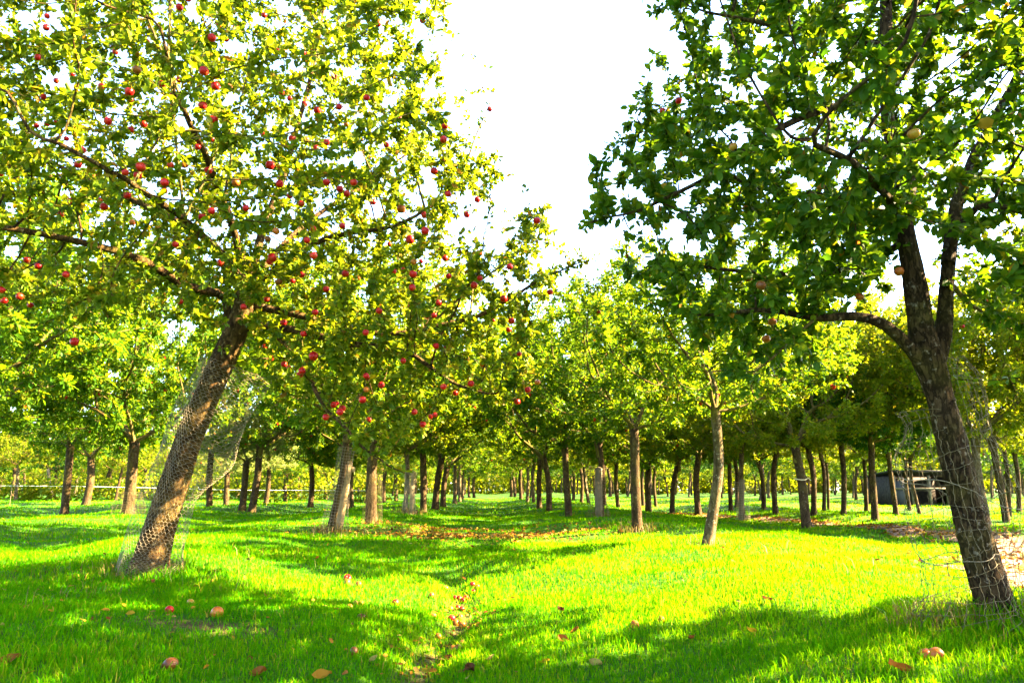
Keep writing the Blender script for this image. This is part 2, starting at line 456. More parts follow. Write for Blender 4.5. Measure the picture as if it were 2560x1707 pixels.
# ------------------------------------------------------------------ tree generator
def colonize(init, par, ids, A, D, di, dk, maxit=120, up=0.0, jit=.18, seed=1):
    r_ = np.random.default_rng(seed)
    N = [np.array(p, float) for p in init]; P = list(par); I = list(ids)
    A = np.array(A, float); alive = np.ones(len(A), bool)
    arr = np.array(N)
    nd = np.full(len(A), 1e9); ni = np.zeros(len(A), int)
    def upd(new, start):
        for c in range(0, len(new), 300):
            blk = new[c:c + 300]
            dd = np.linalg.norm(A[:, None] - blk[None], axis=2)
            k = dd.argmin(1); v = dd[np.arange(len(A)), k]
            b = v < nd
            nd[b] = v[b]; ni[b] = start + c + k[b]
    upd(arr, 0)
    nchild = {}
    for it in range(maxit):
        alive &= nd > dk
        if not alive.any(): break
        act = alive & (nd < di)
        if not act.any():
            mn = nd[alive].min(); act = alive & (nd < mn + .3)
        idx = ni[act]; dirs = unit(A[act] - arr[idx])
        u, inv = np.unique(idx, return_inverse=True)
        s = np.zeros((len(u), 3)); np.add.at(s, inv, dirs)
        s = unit(unit(s) + np.array([0, 0, up]) + jit * r_.standard_normal(s.shape))
        ok = np.array([nchild.get(int(k), 0) < 4 for k in u])
        bad = u[~ok]
        if len(bad): alive &= ~np.isin(ni, bad)
        u, s = u[ok], s[ok]
        if not len(u): continue
        new = arr[u] + D * s
        st = len(arr)
        arr = np.vstack([arr, new])
        for k in u:
            nchild[int(k)] = nchild.get(int(k), 0) + 1
            P.append(int(k)); I.append(I[int(k)])
        upd(new, st)
    return arr, np.array(P), np.array(I)

def radii(P, r0, ex, n):
    acc = np.zeros(n)
    has = np.zeros(n, bool)
    for i in range(n - 1, -1, -1):
        if not has[i]: acc[i] = 1
        p = P[i]
        if p >= 0: acc[p] += acc[i]; has[p] = True
    return acc, r0 * acc ** ex

def wood(arr, P, I, acc, rad, skip=None, rmin=0.0):
    """tubes along chains, grouped by branch id -> {id: MB}"""
    n = len(arr); kids = [[] for _ in range(n)]
    for i in range(n):
        if P[i] >= 0: kids[P[i]].append(i)
    out = {}
    stack = [i for i in range(n) if P[i] < 0]
    starts = [(None, i) for i in stack]
    while starts:
        par, i = starts.pop()
        ch = [] if par is None else [par]
        j = i
        while True:
            ch.append(j)
            if not kids[j]: break
            ks = sorted(kids[j], key=lambda k: -acc[k])
            for k in ks[1:]: starts.append((j, k))
            j = ks[0]
        if len(ch) < 2 or rad[i] < rmin: continue
        pts = arr[ch].copy(); r = rad[ch].copy()
        if par is not None: r[0] = min(r[0], r[1] * 1.25)
        if len(pts) > 3: pts[1:-1] = .25 * pts[:-2] + .5 * pts[1:-1] + .25 * pts[2:]
        key = int(I[i])
        if skip is not None and key in skip: continue
        k = 9 if r.max() > .035 else (6 if r.max() > .014 else (4 if r.max() > .006 else 3))
        out.setdefault(key, MB()).tube(pts, r, k, .05 if k > 5 else 0, len(out) + i)
    return out

LEAF8 = np.array([[0, 0, 0], [.30, .25, .05], [.33, 0, -.02], [.30, -.25, .05], [.68, .235, .03], [.70, 0, -.06], [.68, -.235, .03], [1.0, 0, -.14]])
LEAF4 = np.array([[0, 0, 0], [.45, .29, .06], [1, 0, -.06], [.45, -.29, .06]])

def leaves(pos, axis_, nrm, length, rnd, detailed=True):
    a = unit(axis_); n = unit(nrm - a * np.sum(nrm * a, 1, keepdims=True)); s = np.cross(n, a)
    T = LEAF8 if detailed else LEAF4
    L = length[:, None, None]
    wf = (0.85 + .4 * rng.random(len(pos)))[:, None, None]
    V = pos[:, None] + L * (T[None, :, 0:1] * a[:, None] + wf * T[None, :, 1:2] * s[:, None] + T[None, :, 2:3] * n[:, None])
    m = len(T); b = np.arange(len(pos))[:, None, None] * m
    if detailed:
        tri = np.array([[0, 2, 1], [0, 3, 2], [4, 5, 7], [5, 6, 7]]); quad = np.array([[1, 2, 5, 4], [2, 3, 6, 5]])
        return V.reshape(-1, 3), [(b + tri).reshape(-1, 3), (b + quad).reshape(-1, 4)], [np.repeat(rnd, 4), np.repeat(rnd, 2)]
    tri = np.array([[0, 3, 2], [0, 2, 1]])
    return V.reshape(-1, 3), [(b + tri).reshape(-1, 3)], [np.repeat(rnd, 2)]

def scatter_leaves(arr, P, acc, n, amax, lsize, seed, upb=.75, droop=-.15, accept=None, spread=.03):
    r_ = np.random.default_rng(seed)
    el = np.where((acc <= amax) & (P >= 0))[0]
    w = 1.0 / (0.6 + acc[el] ** .5); w /= w.sum()
    nc = n // 4
    c = r_.choice(el, nc, p=w)
    t = r_.random(nc)[:, None]
    base = arr[c] * t + arr[P[c]] * (1 - t)
    td = unit(arr[c] - arr[P[c]])
    tone = np.clip(.45 + .22 * r_.standard_normal(nc), 0, .93)          # leaves of one spur share a tone
    base = np.repeat(base, 4, 0); td = np.repeat(td, 4, 0); tone = np.repeat(tone, 4)
    m = len(base)
    ax = unit(.55 * td + .85 * unit(r_.standard_normal((m, 3))) + np.array([0, 0, droop]))
    nr = unit(np.array([0, 0, upb]) + .75 * unit(r_.standard_normal((m, 3))))
    L = lsize * np.clip(1 + .24 * r_.standard_normal(m), .5, 1.6)
    base = base + ax * spread * r_.random((m, 1))
    rnd = np.clip(tone + .13 * r_.standard_normal(m), 0, .96)
    odd = r_.random(m) < .015; rnd[odd] = r_.uniform(.95, 1, odd.sum())
    return base, ax, nr, L, rnd

def ell_points(c, r, n, seed, shell=.45):
    r_ = np.random.default_rng(seed)
    d = unit(r_.standard_normal((n, 3)))
    q = (shell ** 3 + (1 - shell ** 3) * r_.random((n, 1))) ** (1 / 3)
    return np.asarray(c) + d * q * np.asarray(r)

def in_poly(x, y, poly):
    p = np.asarray(poly, float); inside = np.zeros(np.shape(x), bool); j = len(p) - 1
    for i in range(len(p)):
        c = ((p[i, 1] > y) != (p[j, 1] > y)) & (x < (p[j, 0] - p[i, 0]) * (y - p[i, 1]) / (p[j, 1] - p[i, 1] + 1e-12) + p[i, 0])
        inside ^= c; j = i
    return inside

# ------------------------------------------------------------------ apples
def apple_mesh(name, mat, squash=1.0, seed=0):
    prof = [(0, -.80), (.20, -.88), (.45, -.90), (.72, -.72), (.93, -.35), (1.0, .05), (.96, .40), (.80, .70), (.55, .86), (.30, .84), (.12, .70), (0, .60)]
    k = 14; r_ = np.random.default_rng(seed)
    mb = MB(); V = []; 
    for i, (r, z) in enumerate(prof):
        for j in range(k):
            th = 2 * math.pi * j / k
            lob = 1 + .035 * math.cos(5 * th) * (1 - abs(z)) + .03 * math.cos(th + seed)
            V.append((r * lob * math.cos(th), r * lob * math.sin(th), z * squash))
    n = len(prof)
    i = np.arange(n - 1)[:, None] * k; j = np.arange(k)[None]; j2 = (j + 1) % k
    mb.add(np.array(V) * .036, np.stack([i + j, i + j2, i + k + j2, i + k + j], -1).reshape(-1, 4))
    mb.tube([(0, 0, .021), (.002, 0, .036), (.006, .002, .050)], .0016, 5, m=1)
    return mb.mesh(name, [mat, TWIG], True)
AM = {"red": apple_mesh("apple", APPLE_RED, .98, 1), "orange": apple_mesh("apple", APPLE_ORANGE, .9, 2),
      "yellow": apple_mesh("apple", APPLE_YELLOW, .88, 3), "brown": apple_mesh("apple", APPLE_BROWN, .85, 4)}

def apple_cluster(pts, scales, seed):
    me = AM["red"]; nv = len(me.vertices); co = np.zeros(nv * 3); me.vertices.foreach_get("co", co); co = co.reshape(-1, 3)
    q = [[], []]; 
    for p in me.polygons: q[p.material_index].append(list(p.vertices))
    r_ = np.random.default_rng(seed); mb = MB()
    for p, s in zip(pts, scales):
        a = r_.uniform(0, 6.28); c_, s_ = math.cos(a), math.sin(a); t = r_.uniform(-.4, .4)
        M = np.array([[c_, -s_, 0], [s_, c_, 0], [0, 0, 1]]) @ np.array([[1, 0, 0], [0, math.cos(t), -math.sin(t)], [0, math.sin(t), math.cos(t)]])
        base = mb.n; mb.add(co @ M.T * s + p)
        for m in (0, 1):
            Q = [f for f in q[m] if len(f) == 4]; T = [f for f in q[m] if len(f) == 3]
            if Q: mb.Q.append(np.array(Q) + base); mb.qm.append(np.full(len(Q), m))
            if T: mb.T.append(np.array(T) + base); mb.tm.append(np.full(len(T), m))
    return mb.mesh("fruit", [APPLE_RED, TWIG], True)

def hang(parent, world_pos, kind, scale):
    o = obj("apple", AM[kind], parent)
    p = np.asarray(world_pos) - np.array(parent.location)
    o.location = [float(v) for v in p]
    o.rotation_euler = (random.uniform(-.5, .5), random.uniform(-.5, .5), random.uniform(0, 6.28))
    o.scale = (scale,) * 3
    return o

# ------------------------------------------------------------------ the two near apple trees
def hero(label, trunk_pts, trunk_r, bark, limbs, attract, poly, leafmat, nleaf, lsize, apples, seed, D=.11, keep=None, trunk_extra=None, amax=6, extra=0):
    base = trunk_pts[0]
    root = thing("apple_tree", label, "apple tree", base, None)
    tp = spline(trunk_pts, 70)
    s = np.linspace(0, 1, 70)
    tr = np.interp(s, np.linspace(0, 1, len(trunk_r)), trunk_r)
    mb = MB(); mb.tube(tp - base, tr, 40, .045, seed)
    for (pts, rr) in (trunk_extra or []):
        q = spline(pts, 30); mb.tube(q - base, np.interp(np.linspace(0, 1, 30), np.linspace(0, 1, len(rr)), rr), 24, .05, seed + 3)
    obj("trunk", mb.mesh("trunk", [bark], True), root)
    init, par, ids, fixed = [], [], [], {}
    for li, (pts, r0, r1) in enumerate(limbs):
        ln = sum(np.linalg.norm(np.subtract(pts[k + 1], pts[k])) for k in range(len(pts) - 1))
        m = max(4, int(ln / D))
        q = spline(pts, m) + .012 * rng.standard_normal((m, 3)) * np.linspace(0, 1, m)[:, None]
        for k in range(m):
            par.append(-1 if k == 0 else len(init) - 1); init.append(q[k]); ids.append(li)
            fixed[len(init) - 1] = r0 + (r1 - r0) * k / (m - 1)
    px, py = project(attract)
    nz = 34 * rng.standard_normal((len(attract), 2))
    attract = attract[in_poly(px + nz[:, 0], py + nz[:, 1], poly)]
    arr, P, I = colonize(init, par, ids, attract, D, .75, .17, 90, .02, .22, seed)
    acc, rad = radii(P, .0031, .50, len(arr))
    for k, v in fixed.items(): rad[k] = max(min(rad[k], v), v * .8)
    # twigs thinner than their limb
    for i in range(len(arr)):
        if P[i] >= 0 and i not in fixed: rad[i] = min(rad[i], rad[P[i]] * .96)
    parts = wood(arr - base, P, I, acc, np.maximum(rad, .0026))
    for key in sorted(parts): obj("branch", parts[key].mesh("branch", [TWIG if limbs[key][1] < .03 else bark, TWIG], True), root)
    b, a, n_, L, rn = scatter_leaves(arr, P, acc, nleaf, amax, lsize, seed + 5)
    fx, fy = project(b)
    okl = in_poly(fx, fy, poly) | (rng.random(len(b)) < .25)
    if keep is not None: okl &= keep(b)
    b, a, n_, L, rn = b[okl], a[okl], n_[okl], L[okl], rn[okl]
    # apples: each on a twig near its place
    tw = np.where((acc < 14) & (P >= 0))[0]
    tx, ty = project(arr[tw]); ty_depth = arr[tw][:, 1]
    spots = []
    for (ax_, ay_, dia, kind) in apples[:100]:
        d2 = np.hypot(tx - ax_, ty - (ay_ - dia * .7))
        want = min(.073 * F_PX / dia, 6.6) - 1.2
        score = d2 + 9 * np.abs(ty_depth - want)
        k = tw[score.argmin()]
        p = arr[k] + np.array([0, 0, -.055])
        if all(np.linalg.norm(p - q) > .058 for q in spots):
            spots.append(p); hang(root, p, kind, float(np.clip(dia * p[1] / F_PX / .072, .62, 1.12)))
    if extra:
        inf = np.where((tx > 0) & (tx < W_PX) & (ty > 0) & (ty < 1150) & (ty_depth < 7.4))[0]
        cnt = 0; ex_p = []
        while cnt < extra:
            if rng.random() < .45 and spots:
                c0 = spots[int(rng.integers(len(spots)))]; k = inf[np.linalg.norm(arr[tw[inf]] - c0 - .09 * rng.standard_normal(3), axis=1).argmin()]
            else: k = inf[int(rng.integers(len(inf)))]
            p = arr[tw[k]] + np.array([0, 0, -.05]); cnt += 1
            if all(np.linalg.norm(p - q) > .055 for q in spots): spots.append(p); ex_p.append(p)
        o = obj("fruit", apple_cluster(np.array(ex_p) - base, rng.uniform(.58, .86, len(ex_p)), seed), root); tag(o, kind="stuff")
    if spots:
        S = np.array(spots); clear = np.ones(len(b), bool)
        mid = b + a * L[:, None] * .5
        for q in S:
            toc = unit(EYE - q); rel = mid - q; al = rel @ toc
            side_ = np.linalg.norm(rel - np.clip(al, 0, .5)[:, None] * toc, axis=1)
            clear &= ~(side_ < .05)                      # spurs that carry fruit hold fewer leaves on the open side
        b, a, n_, L, rn = b[clear], a[clear], n_[clear], L[clear], rn[clear]
    V, polys, rv = leaves(b - base, a, n_, L, rn)
    obj("crown", mesh_from("crown", V, polys, leafmat, None, rv, True), root)
    return root, tp, tr

D2S = 2560 / 2352.0
YL = 6.8
bl = ground(365, 1436); YL = bl[1]
bl[2] -= .06
L_trunk = [bl, at(385, 1370, YL), at(438, 1200, YL), at(490, 1050, YL - .05), at(545, 930, YL - .05), at(596, 810, YL - .05), at(622, 720, YL)]
L_limbs = [
    ([at(560, 880, YL), at(566, 747, YL), at(472, 717, YL - .4), at(330, 640, YL - 1.0), at(150, 590, YL - 1.5), at(-60, 560, YL - 1.9)], .055, .018),
    ([at(600, 810, YL), at(727, 823, YL - .2), at(868, 857, YL - .4), at(1016, 880, YL - .5), at(1123, 951, YL - .5), at(1290, 1004, YL - .4)], .055, .007),
    ([at(610, 760, YL), at(760, 790, YL), at(950, 838, YL + .2), at(1148, 802, YL + .3), at(1238, 768, YL + .4), at(1335, 708, YL + .4), at(1420, 668, YL + .4), at(1500, 640, YL + .4)], .05, .004),
    ([at(622, 730, YL), at(650, 600, YL + .1), at(720, 400, YL + .3), at(780, 180, YL + .4), at(820, -60, YL + .5)], .065, .012),
    ([at(618, 740, YL), at(580, 560, YL - .6), at(510, 380, YL - 1.5), at(440, 230, YL - 2.0), at(390, 40, YL - 2.2)], .05, .009),
    ([at(618, 740, YL), at(520, 600, YL + .3), at(330, 500, YL + .5), at(120, 400, YL + .5), at(-100, 250, YL + .4)], .05, .012),
    ([at(622, 730, YL), at(700, 620, YL + .8), at(820, 520, YL + 1.6), at(960, 430, YL + 2.2), at(1080, 330, YL + 2.5)], .05, .010),
    ([at(622, 720, YL), at(800, 600, YL - .2), at(1000, 560, YL - .2), at(1120, 480, YL - .1), at(1200, 400, YL)], .04, .006),
    ([at(620, 790, YL), at(740, 880, YL - .5), at(800, 1000, YL - .8), at(870, 1080, YL - 1.0), at(945, 1146, YL - 1.1), at(1010, 1185, YL - 1.1)], .03, .005),
    ([at(622, 730, YL), at(560, 640, YL - 1.0), at(420, 520, YL - 2.0), at(260, 420, YL - 2.7), at(80, 330, YL - 3.0)], .045, .009),
    ([at(622, 730, YL), at(600, 620, YL + 1.0), at(560, 520, YL + 2.2), at(480, 430, YL + 3.2)], .05, .012),
    ([at(1050, 836, YL + .25), at(1200, 700, YL + .1), at(1290, 640, YL), at(1330, 570, YL), at(1365, 500, YL)], .014, .003),
]
L_poly = [(-700, -900), (1060, -900), (1100, -100), (1130, 60), (1085, 130), (1130, 190), (1100, 290), (1170, 350), (1290, 400), (1240, 470), (1190, 540),
          (1150, 610), (1220, 640), (1280, 560), (1330, 500), (1380, 520), (1390, 610), (1300, 690), (1420, 650), (1500, 630), (1400, 720), (1340, 790),
          (1330, 850), (1340, 930), (1320, 1010), (1200, 1015), (1140, 980), (1090, 1060), (1080, 1130), (1010, 1150), (930, 1140), (870, 1100), (800, 1080),
          (700, 1000), (640, 930), (640, 850), (560, 840), (500, 800), (430, 830), (330, 780), (230, 820), (100, 800), (-700, 860)]
for k in range(22):                                        # straight upright shoots
    lp = spline(L_limbs[[2, 3, 4, 5, 6, 9, 7][k % 7]][0], 40); q = lp[int(rng.integers(12, 34))]
    d = unit(np.array([.35 * rng.standard_normal() + .1 * (q[0] + 2.7), .35 * rng.standard_normal(), 1.0])); ln = rng.uniform(.9, 1.7)
    L_limbs.append(([q, q + d * ln * .5 + .03 * rng.standard_normal(3), q + d * ln], .013, .003))
cl = np.array([-2.75, YL - .1, 4.0])
L_attr = np.vstack([ell_points(cl, (3.7, 3.3, 2.35), 4800, 3, .30),
                    ell_points((-.95, YL - .3, 2.35), (1.6, 1.2, 1.05), 1200, 4, .2),
                    ell_points((-4.6, YL - 2.2, 3.6), (1.6, 1.1, 1.2), 500, 6, .2),
                    ell_points((-3.2, YL + .2, 5.9), (3.2, 2.6, 1.3), 700, 8, .2)])
r1 = np.array(L_limbs[2][0][-4:] + L_limbs[11][0][-3:])
L_attr = np.vstack([L_attr] + [p + .22 * rng.standard_normal((22, 3)) for p in r1])
ap = [(457,250,26),(478,281,24),(608,376,22),(241,292,20),(312,407,20),(539,407,20),(316,168,22),(527,192,20),(159,459,18),(221,477,19),(187,390,18),(472,400,20),(486,461,16),
      (733,258,20),(700,248,16),(700,312,16),(630,527,18),(632,552,16),(621,597,22),(650,628,18),(721,578,18),(792,622,18),(732,806,22),(557,689,14),(878,151,16),(990,393,18),
      (941,554,22),(915,487,22),(968,490,15),(1072,490,16),(1090,466,15),(816,402,18),(745,424,18),(788,398,16),(169,778,20),(156,625,15),(65,585,15),(130,482,15),(41,216,16),
      (95,36,14),(131,180,14),(345,92,14),(334,271,18),(271,320,18),(287,385,15),(480,330,15),(437,345,15),(945,165,14),(852,215,14),(808,282,14),(885,710,16),(727,652,16),
      (840,757,15),(1234,507,18),(1155,616,16),(1166,694,18),(1168,733,16),(1157,680,15),(1099,640,14),(1037,595,15),(1233,868,14),(1080,880,16),(1060,875,16),(1195,918,14),
      (876,868,16),(875,908,16),(767,913,15),(730,943,16),(828,852,14),(945,820,14),(1005,790,15),(820,880,14),(935,941,15),(962,945,15),(1030,885,15),(650,832,14),(705,758,15),
      (22,690,15),(15,655,14),(75,720,14),(560,470,15),(410,560,15),(300,520,15),(380,450,15),(660,460,15),(860,460,15),(880,350,15),(770,190,14),(600,60,14),(440,20,14),(690,110,14),
      (900,620,15),(1010,680,15),(960,600,15),(240,200,15),(180,100,14),(600,300,15),(390,240,16),(110,290,15),(530,110,14)]
brown = {(316,168,22), (527,192,20), (650,628,18), (632,552,16), (700,312,16)}
L_ap = [(x * D2S, y * D2S, d * D2S, "brown" if (x, y, d) in brown else ("orange" if i % 11 == 5 else "red")) for i, (x, y, d) in enumerate(ap)]
tree_l, tp_l, tr_l = hero("large apple tree leaning right, trunk wrapped in chicken wire, crown full of red apples",
    L_trunk, [.20, .150, .130, .121, .117, .112, .105, .09], BARK_LEAN, L_limbs, L_attr, L_poly, LEAF_RED_TREE, 150000, .051, L_ap, 21, extra=135)

br = ground(2503, 1548); YR = br[1]; br[2] -= .06
R_trunk = [br, at(2478, 1480, YR), at(2435, 1330, YR), at(2390, 1150, YR), at(2352, 1000, YR), at(2318, 890, YR), at(2300, 800, YR), at(2284, 690, YR), at(2258, 560, YR)]
R_fork = ([at(2338, 935, YR), at(2358, 830, YR), at(2366, 740, YR + .02), at(2372, 640, YR + .03)], [.045, .050, .044, .04])
R_limbs = [
    ([at(2262, 580, YR), at(2235, 400, YR), at(2215, 250, YR + .1), at(2212, 90, YR + .1), at(2218, -150, YR + .2), at(2240, -420, YR + .3)], .062, .03),
    ([at(2370, 660, YR), at(2395, 500, YR + .1), at(2470, 330, YR + .2), at(2580, 120, YR + .3), at(2700, -100, YR + .3)], .05, .015),
    ([at(2318, 930, YR), at(2275, 868, YR - .05), at(2205, 803, YR - .1), at(2120, 787, YR - .15), at(2030, 795, YR - .2), at(1900, 775, YR - .1), at(1750, 795, YR)], .06, .012),
    ([at(2220, 232, YR + .1), at(2150, 250, YR + .1), at(2055, 277, YR), at(1940, 325, YR - .2), at(1800, 420, YR - .3), at(1620, 520, YR - .3), at(1470, 550, YR - .3)], .045, .006),
    ([at(2270, 590, YR), at(2120, 500, YR + .4), at(1900, 470, YR + .6), at(1700, 380, YR + .7), at(1580, 300, YR + .8)], .038, .006),
    ([at(2213, 120, YR + .1), at(2090, 85, YR + .2), at(1920, 60, YR + .2), at(1720, 20, YR + .2)], .035, .007),
    ([at(2372, 620, YR), at(2440, 510, YR - .2), at(2520, 525, YR - .4), at(2640, 560, YR - .6)], .034, .009),
    ([at(2262, 570, YR), at(2200, 470, YR - .7), at(2080, 380, YR - 1.2), at(1950, 330, YR - 1.5)], .035, .007),
    ([at(2262, 570, YR), at(2280, 420, YR + .8), at(2240, 350, YR + 1.8), at(2200, 300, YR + 2.5)], .04, .010),
    ([at(2370, 700, YR), at(2420, 760, YR + .3), at(2500, 800, YR + .4), at(2600, 880, YR + .4)], .018, .005),
    ([at(2270, 600, YR), at(2100, 680, YR + .5), at(1900, 680, YR + .9), at(1720, 660, YR + 1.1), at(1640, 640, YR + 1.2)], .034, .006),
    ([at(2040, 795, YR - .2), at(1960, 860, YR - .15), at(1900, 930, YR - .1), at(1870, 985, YR - .1)], .014, .004),
]
R_poly = [(1590, -900), (1600, -100), (1640, 40), (1730, 110), (1640, 120), (1650, 170), (1720, 190), (1590, 230), (1525, 250), (1570, 330), (1530, 390), (1450, 440), (1420, 540),
          (1480, 590), (1550, 520), (1640, 560), (1710, 620), (1730, 660), (1610, 630), (1560, 660), (1600, 730), (1700, 800), (1730, 900), (1800, 960), (1880, 1010), (1950, 960),
          (2040, 920), (2030, 850), (2060, 745), (2230, 755), (2245, 610), (2420, 600), (2450, 800), (2560, 930), (3300, 1000), (3300, -900)]
R_attr = np.vstack([ell_points((3.0, YR + .1, 3.75), (3.1, 2.5, 2.2), 3300, 13, .28),
                    ell_points((1.75, YR + .1, 2.35), (1.25, 1.0, .65), 700, 14, .2),
                    ell_points((3.2, YR + .2, 5.3), (2.4, 2.0, 1.1), 500, 16, .2)])
ap2 = [(1822,177,27,"orange"),(1815,160,20,"orange"),(1673,335,22,"yellow"),(1803,302,20,"yellow"),(2101,300,30,"yellow"),(2125,298,22,"orange"),(2072,607,23,"orange"),(2049,627,28,"orange"),
       (1749,761,20,"orange"),(1771,751,20,"orange"),(1545,230,17,"red"),(1515,254,15,"red"),(1540,391,17,"red"),(1660,283,17,"orange"),(1883,430,20,"yellow"),(1740,637,24,"brown"),
       (2330,630,18,"yellow"),(1715,640,20,"brown"),(1990,680,20,"orange"),(1567,288,18,"yellow")]
R_ap = [(x * D2S, y * D2S, d * D2S, k) for x, y, d, k in ap2]
tree_r, tp_r, tr_r = hero("tall apple tree with lichen-spotted forked trunk and orange apples, behind loose welded wire",
    R_trunk, [.150, .105, .092, .085, .076, .092, .074, .066, .058], BARK_LICHEN, R_limbs, R_attr, R_poly, LEAF_GREEN_TREE, 104000, .054, R_ap, 33, trunk_extra=[R_fork])

# ------------------------------------------------------------------ orchard trees behind: crown prototypes
def crown_proto(seed, nleaf, lsize, detail, r=(2.7, 2.7, 2.0), cz=1.75):
    r_ = np.random.default_rng(seed)
    A = [ell_points((0, 0, cz), r, 760, seed, .35)]
    for k in range(7):
        th = r_.uniform(0, 6.28); rr = r_.uniform(.5, 1.0)
        A.append(ell_points((r[0] * rr * math.cos(th) * .85, r[1] * rr * math.sin(th) * .85, cz + r_.uniform(-1.1, 1.5)), (.9, .9, .6), 60, seed * 31 + k, .2))
    A = np.vstack(A); A = A[A[:, 2] > -.35]
    init, par = [np.array([0, 0, -.35]), np.array([0, 0, 0.0])], [-1, 0]
    nb = r_.integers(4, 6)
    for k in range(nb):
        th = k * 6.28 / nb + r_.uniform(-.5, .5); el = r_.uniform(.35, 1.2); p = 1
        for q in range(5):
            v = np.array([math.cos(th) * math.cos(el), math.sin(th) * math.cos(el), math.sin(el)]) + .2 * r_.standard_normal(3)
            init.append(init[p] + .2 * unit(v)); par.append(p); p = len(init) - 1
    arr, P, I = colonize(init, par, [0] * len(init), A, .2, 1.2, .32, 60, .0, .2, seed)
    acc, rad = radii(P, .006, .47, len(arr)); rad = np.minimum(rad, .085)
    wm = wood(arr, P, I, acc, rad)[0].mesh("limb", [TWIG], True)
    b, a, n_, L, rn = scatter_leaves(arr, P, acc, nleaf, 7, lsize, seed + 1, .8, -.2, None, .12)
    V, polys, rv = leaves(b, a, n_, L, rn, detail)
    cm = mesh_from("crown", V, polys, LEAF_MID, None, rv, True)
    tips = np.where(acc <= 3)[0]
    far = np.linalg.norm((arr[tips] - np.array([0, 0, cz])) / np.array(r), axis=1) > .7
    sel = arr[r_.choice(tips[far], 60, replace=False)] + np.array([0, 0, -.07])
    return wm, cm, sel
PROTO = [crown_proto(100 + k, 40000, .075, False) for k in range(6)]
PROTO_FAR = [crown_proto(200 + k, 14000, .115, False) for k in range(4)]
HUE = {"g": LEAF_MID, "y": LEAF_MID_YELLOW, "d": LEAF_MID_DARK, "p": LEAF_PALE}

def fruit_mesh(sel, r):
    base = np.array([[1, 0, 0], [-1, 0, 0], [0, 1, 0], [0, -1, 0], [0, 0, 1], [0, 0, -1]], float) * r
    tri = np.array([[0, 2, 4], [2, 1, 4], [1, 3, 4], [3, 0, 4], [2, 0, 5], [1, 2, 5], [3, 1, 5], [0, 3, 5]])
    V = (sel[:, None] + base[None]).reshape(-1, 3)
    return mesh_from("fruit", V, [(np.arange(len(sel))[:, None, None] * 6 + tri[None]).reshape(-1, 3)], APPLE_RED, smooth_shade=True)
FRUIT = [fruit_mesh(p[2][:26], .042) for p in PROTO]
FRUIT_FAR = [fruit_mesh(p[2][:20], .05) for p in PROTO_FAR]

n_tree = 0
def orchard_tree(label, base, top, r, hue="g", scale=1.0, group=None, apples=0, pale=False, far=False, acolor="red"):
    global n_tree
    n_tree += 1
    base = np.asarray(base, float); top = np.asarray(top, float)
    root = thing("apple_tree", label, "apple tree", base, group)
    d = top - base
    top = top + unit(d) * .30 * scale; d = top - base
    side = np.array([-d[1], d[0], 0]) ; bend = .05 * np.linalg.norm(d) * random.uniform(-1, 1)
    P = spline([np.array([0, 0, -.08]), d * .25 + np.array([bend, 0, 0]) * .6, d * .6 + np.array([bend, 0, 0]), d], 14 if not far else 7)
    n = len(P)
    rr = r * np.interp(np.linspace(0, 1, n), [0, .08, .2, .7, 1], [1.35, 1.12, 1.0, .92, .88])
    mb = MB(); mb.tube(P, rr, 14 if not far else 8, .05, n_tree)
    obj("trunk", mb.mesh("trunk", [BARK_PALE if pale else BARK], True), root)
    k = n_tree % (len(PROTO_FAR) if far else len(PROTO))
    wm, cm, sel = (PROTO_FAR if far else PROTO)[k]
    rz = random.uniform(0, 6.28)
    sc = (scale * random.uniform(.92, 1.1), scale * random.uniform(.92, 1.1), scale * random.uniform(.9, 1.08))
    for nm, me in (("limb", wm), ("crown", cm)):
        o = obj(nm, me, root, d); o.rotation_euler = (0, 0, rz); o.scale = sc
        if nm == "crown":
            o.material_slots[0].link = 'OBJECT'; o.material_slots[0].material = HUE[hue]
    if apples > 0:
        c, s = math.cos(rz), math.sin(rz)
        order = list(range(60)); random.shuffle(order); cnt = 0
        for q in order:
            p = sel[q] * np.array(sc); w = np.array([c * p[0] - s * p[1], s * p[0] + c * p[1], p[2]]) + d
            if w[1] - d[1] > 1.2: continue           # the side facing the alley's near end carries the visible fruit
            hang(root, w + base, acolor if random.random() > .12 else "orange", random.uniform(1.0, 1.2)); cnt += 1
            if cnt >= apples: break
    elif apples < 0:
        o = obj("fruit", (FRUIT_FAR if far else FRUIT)[k], root, d); o.rotation_euler = (0, 0, rz); o.scale = sc
        tag(o, kind="stuff")
    return root

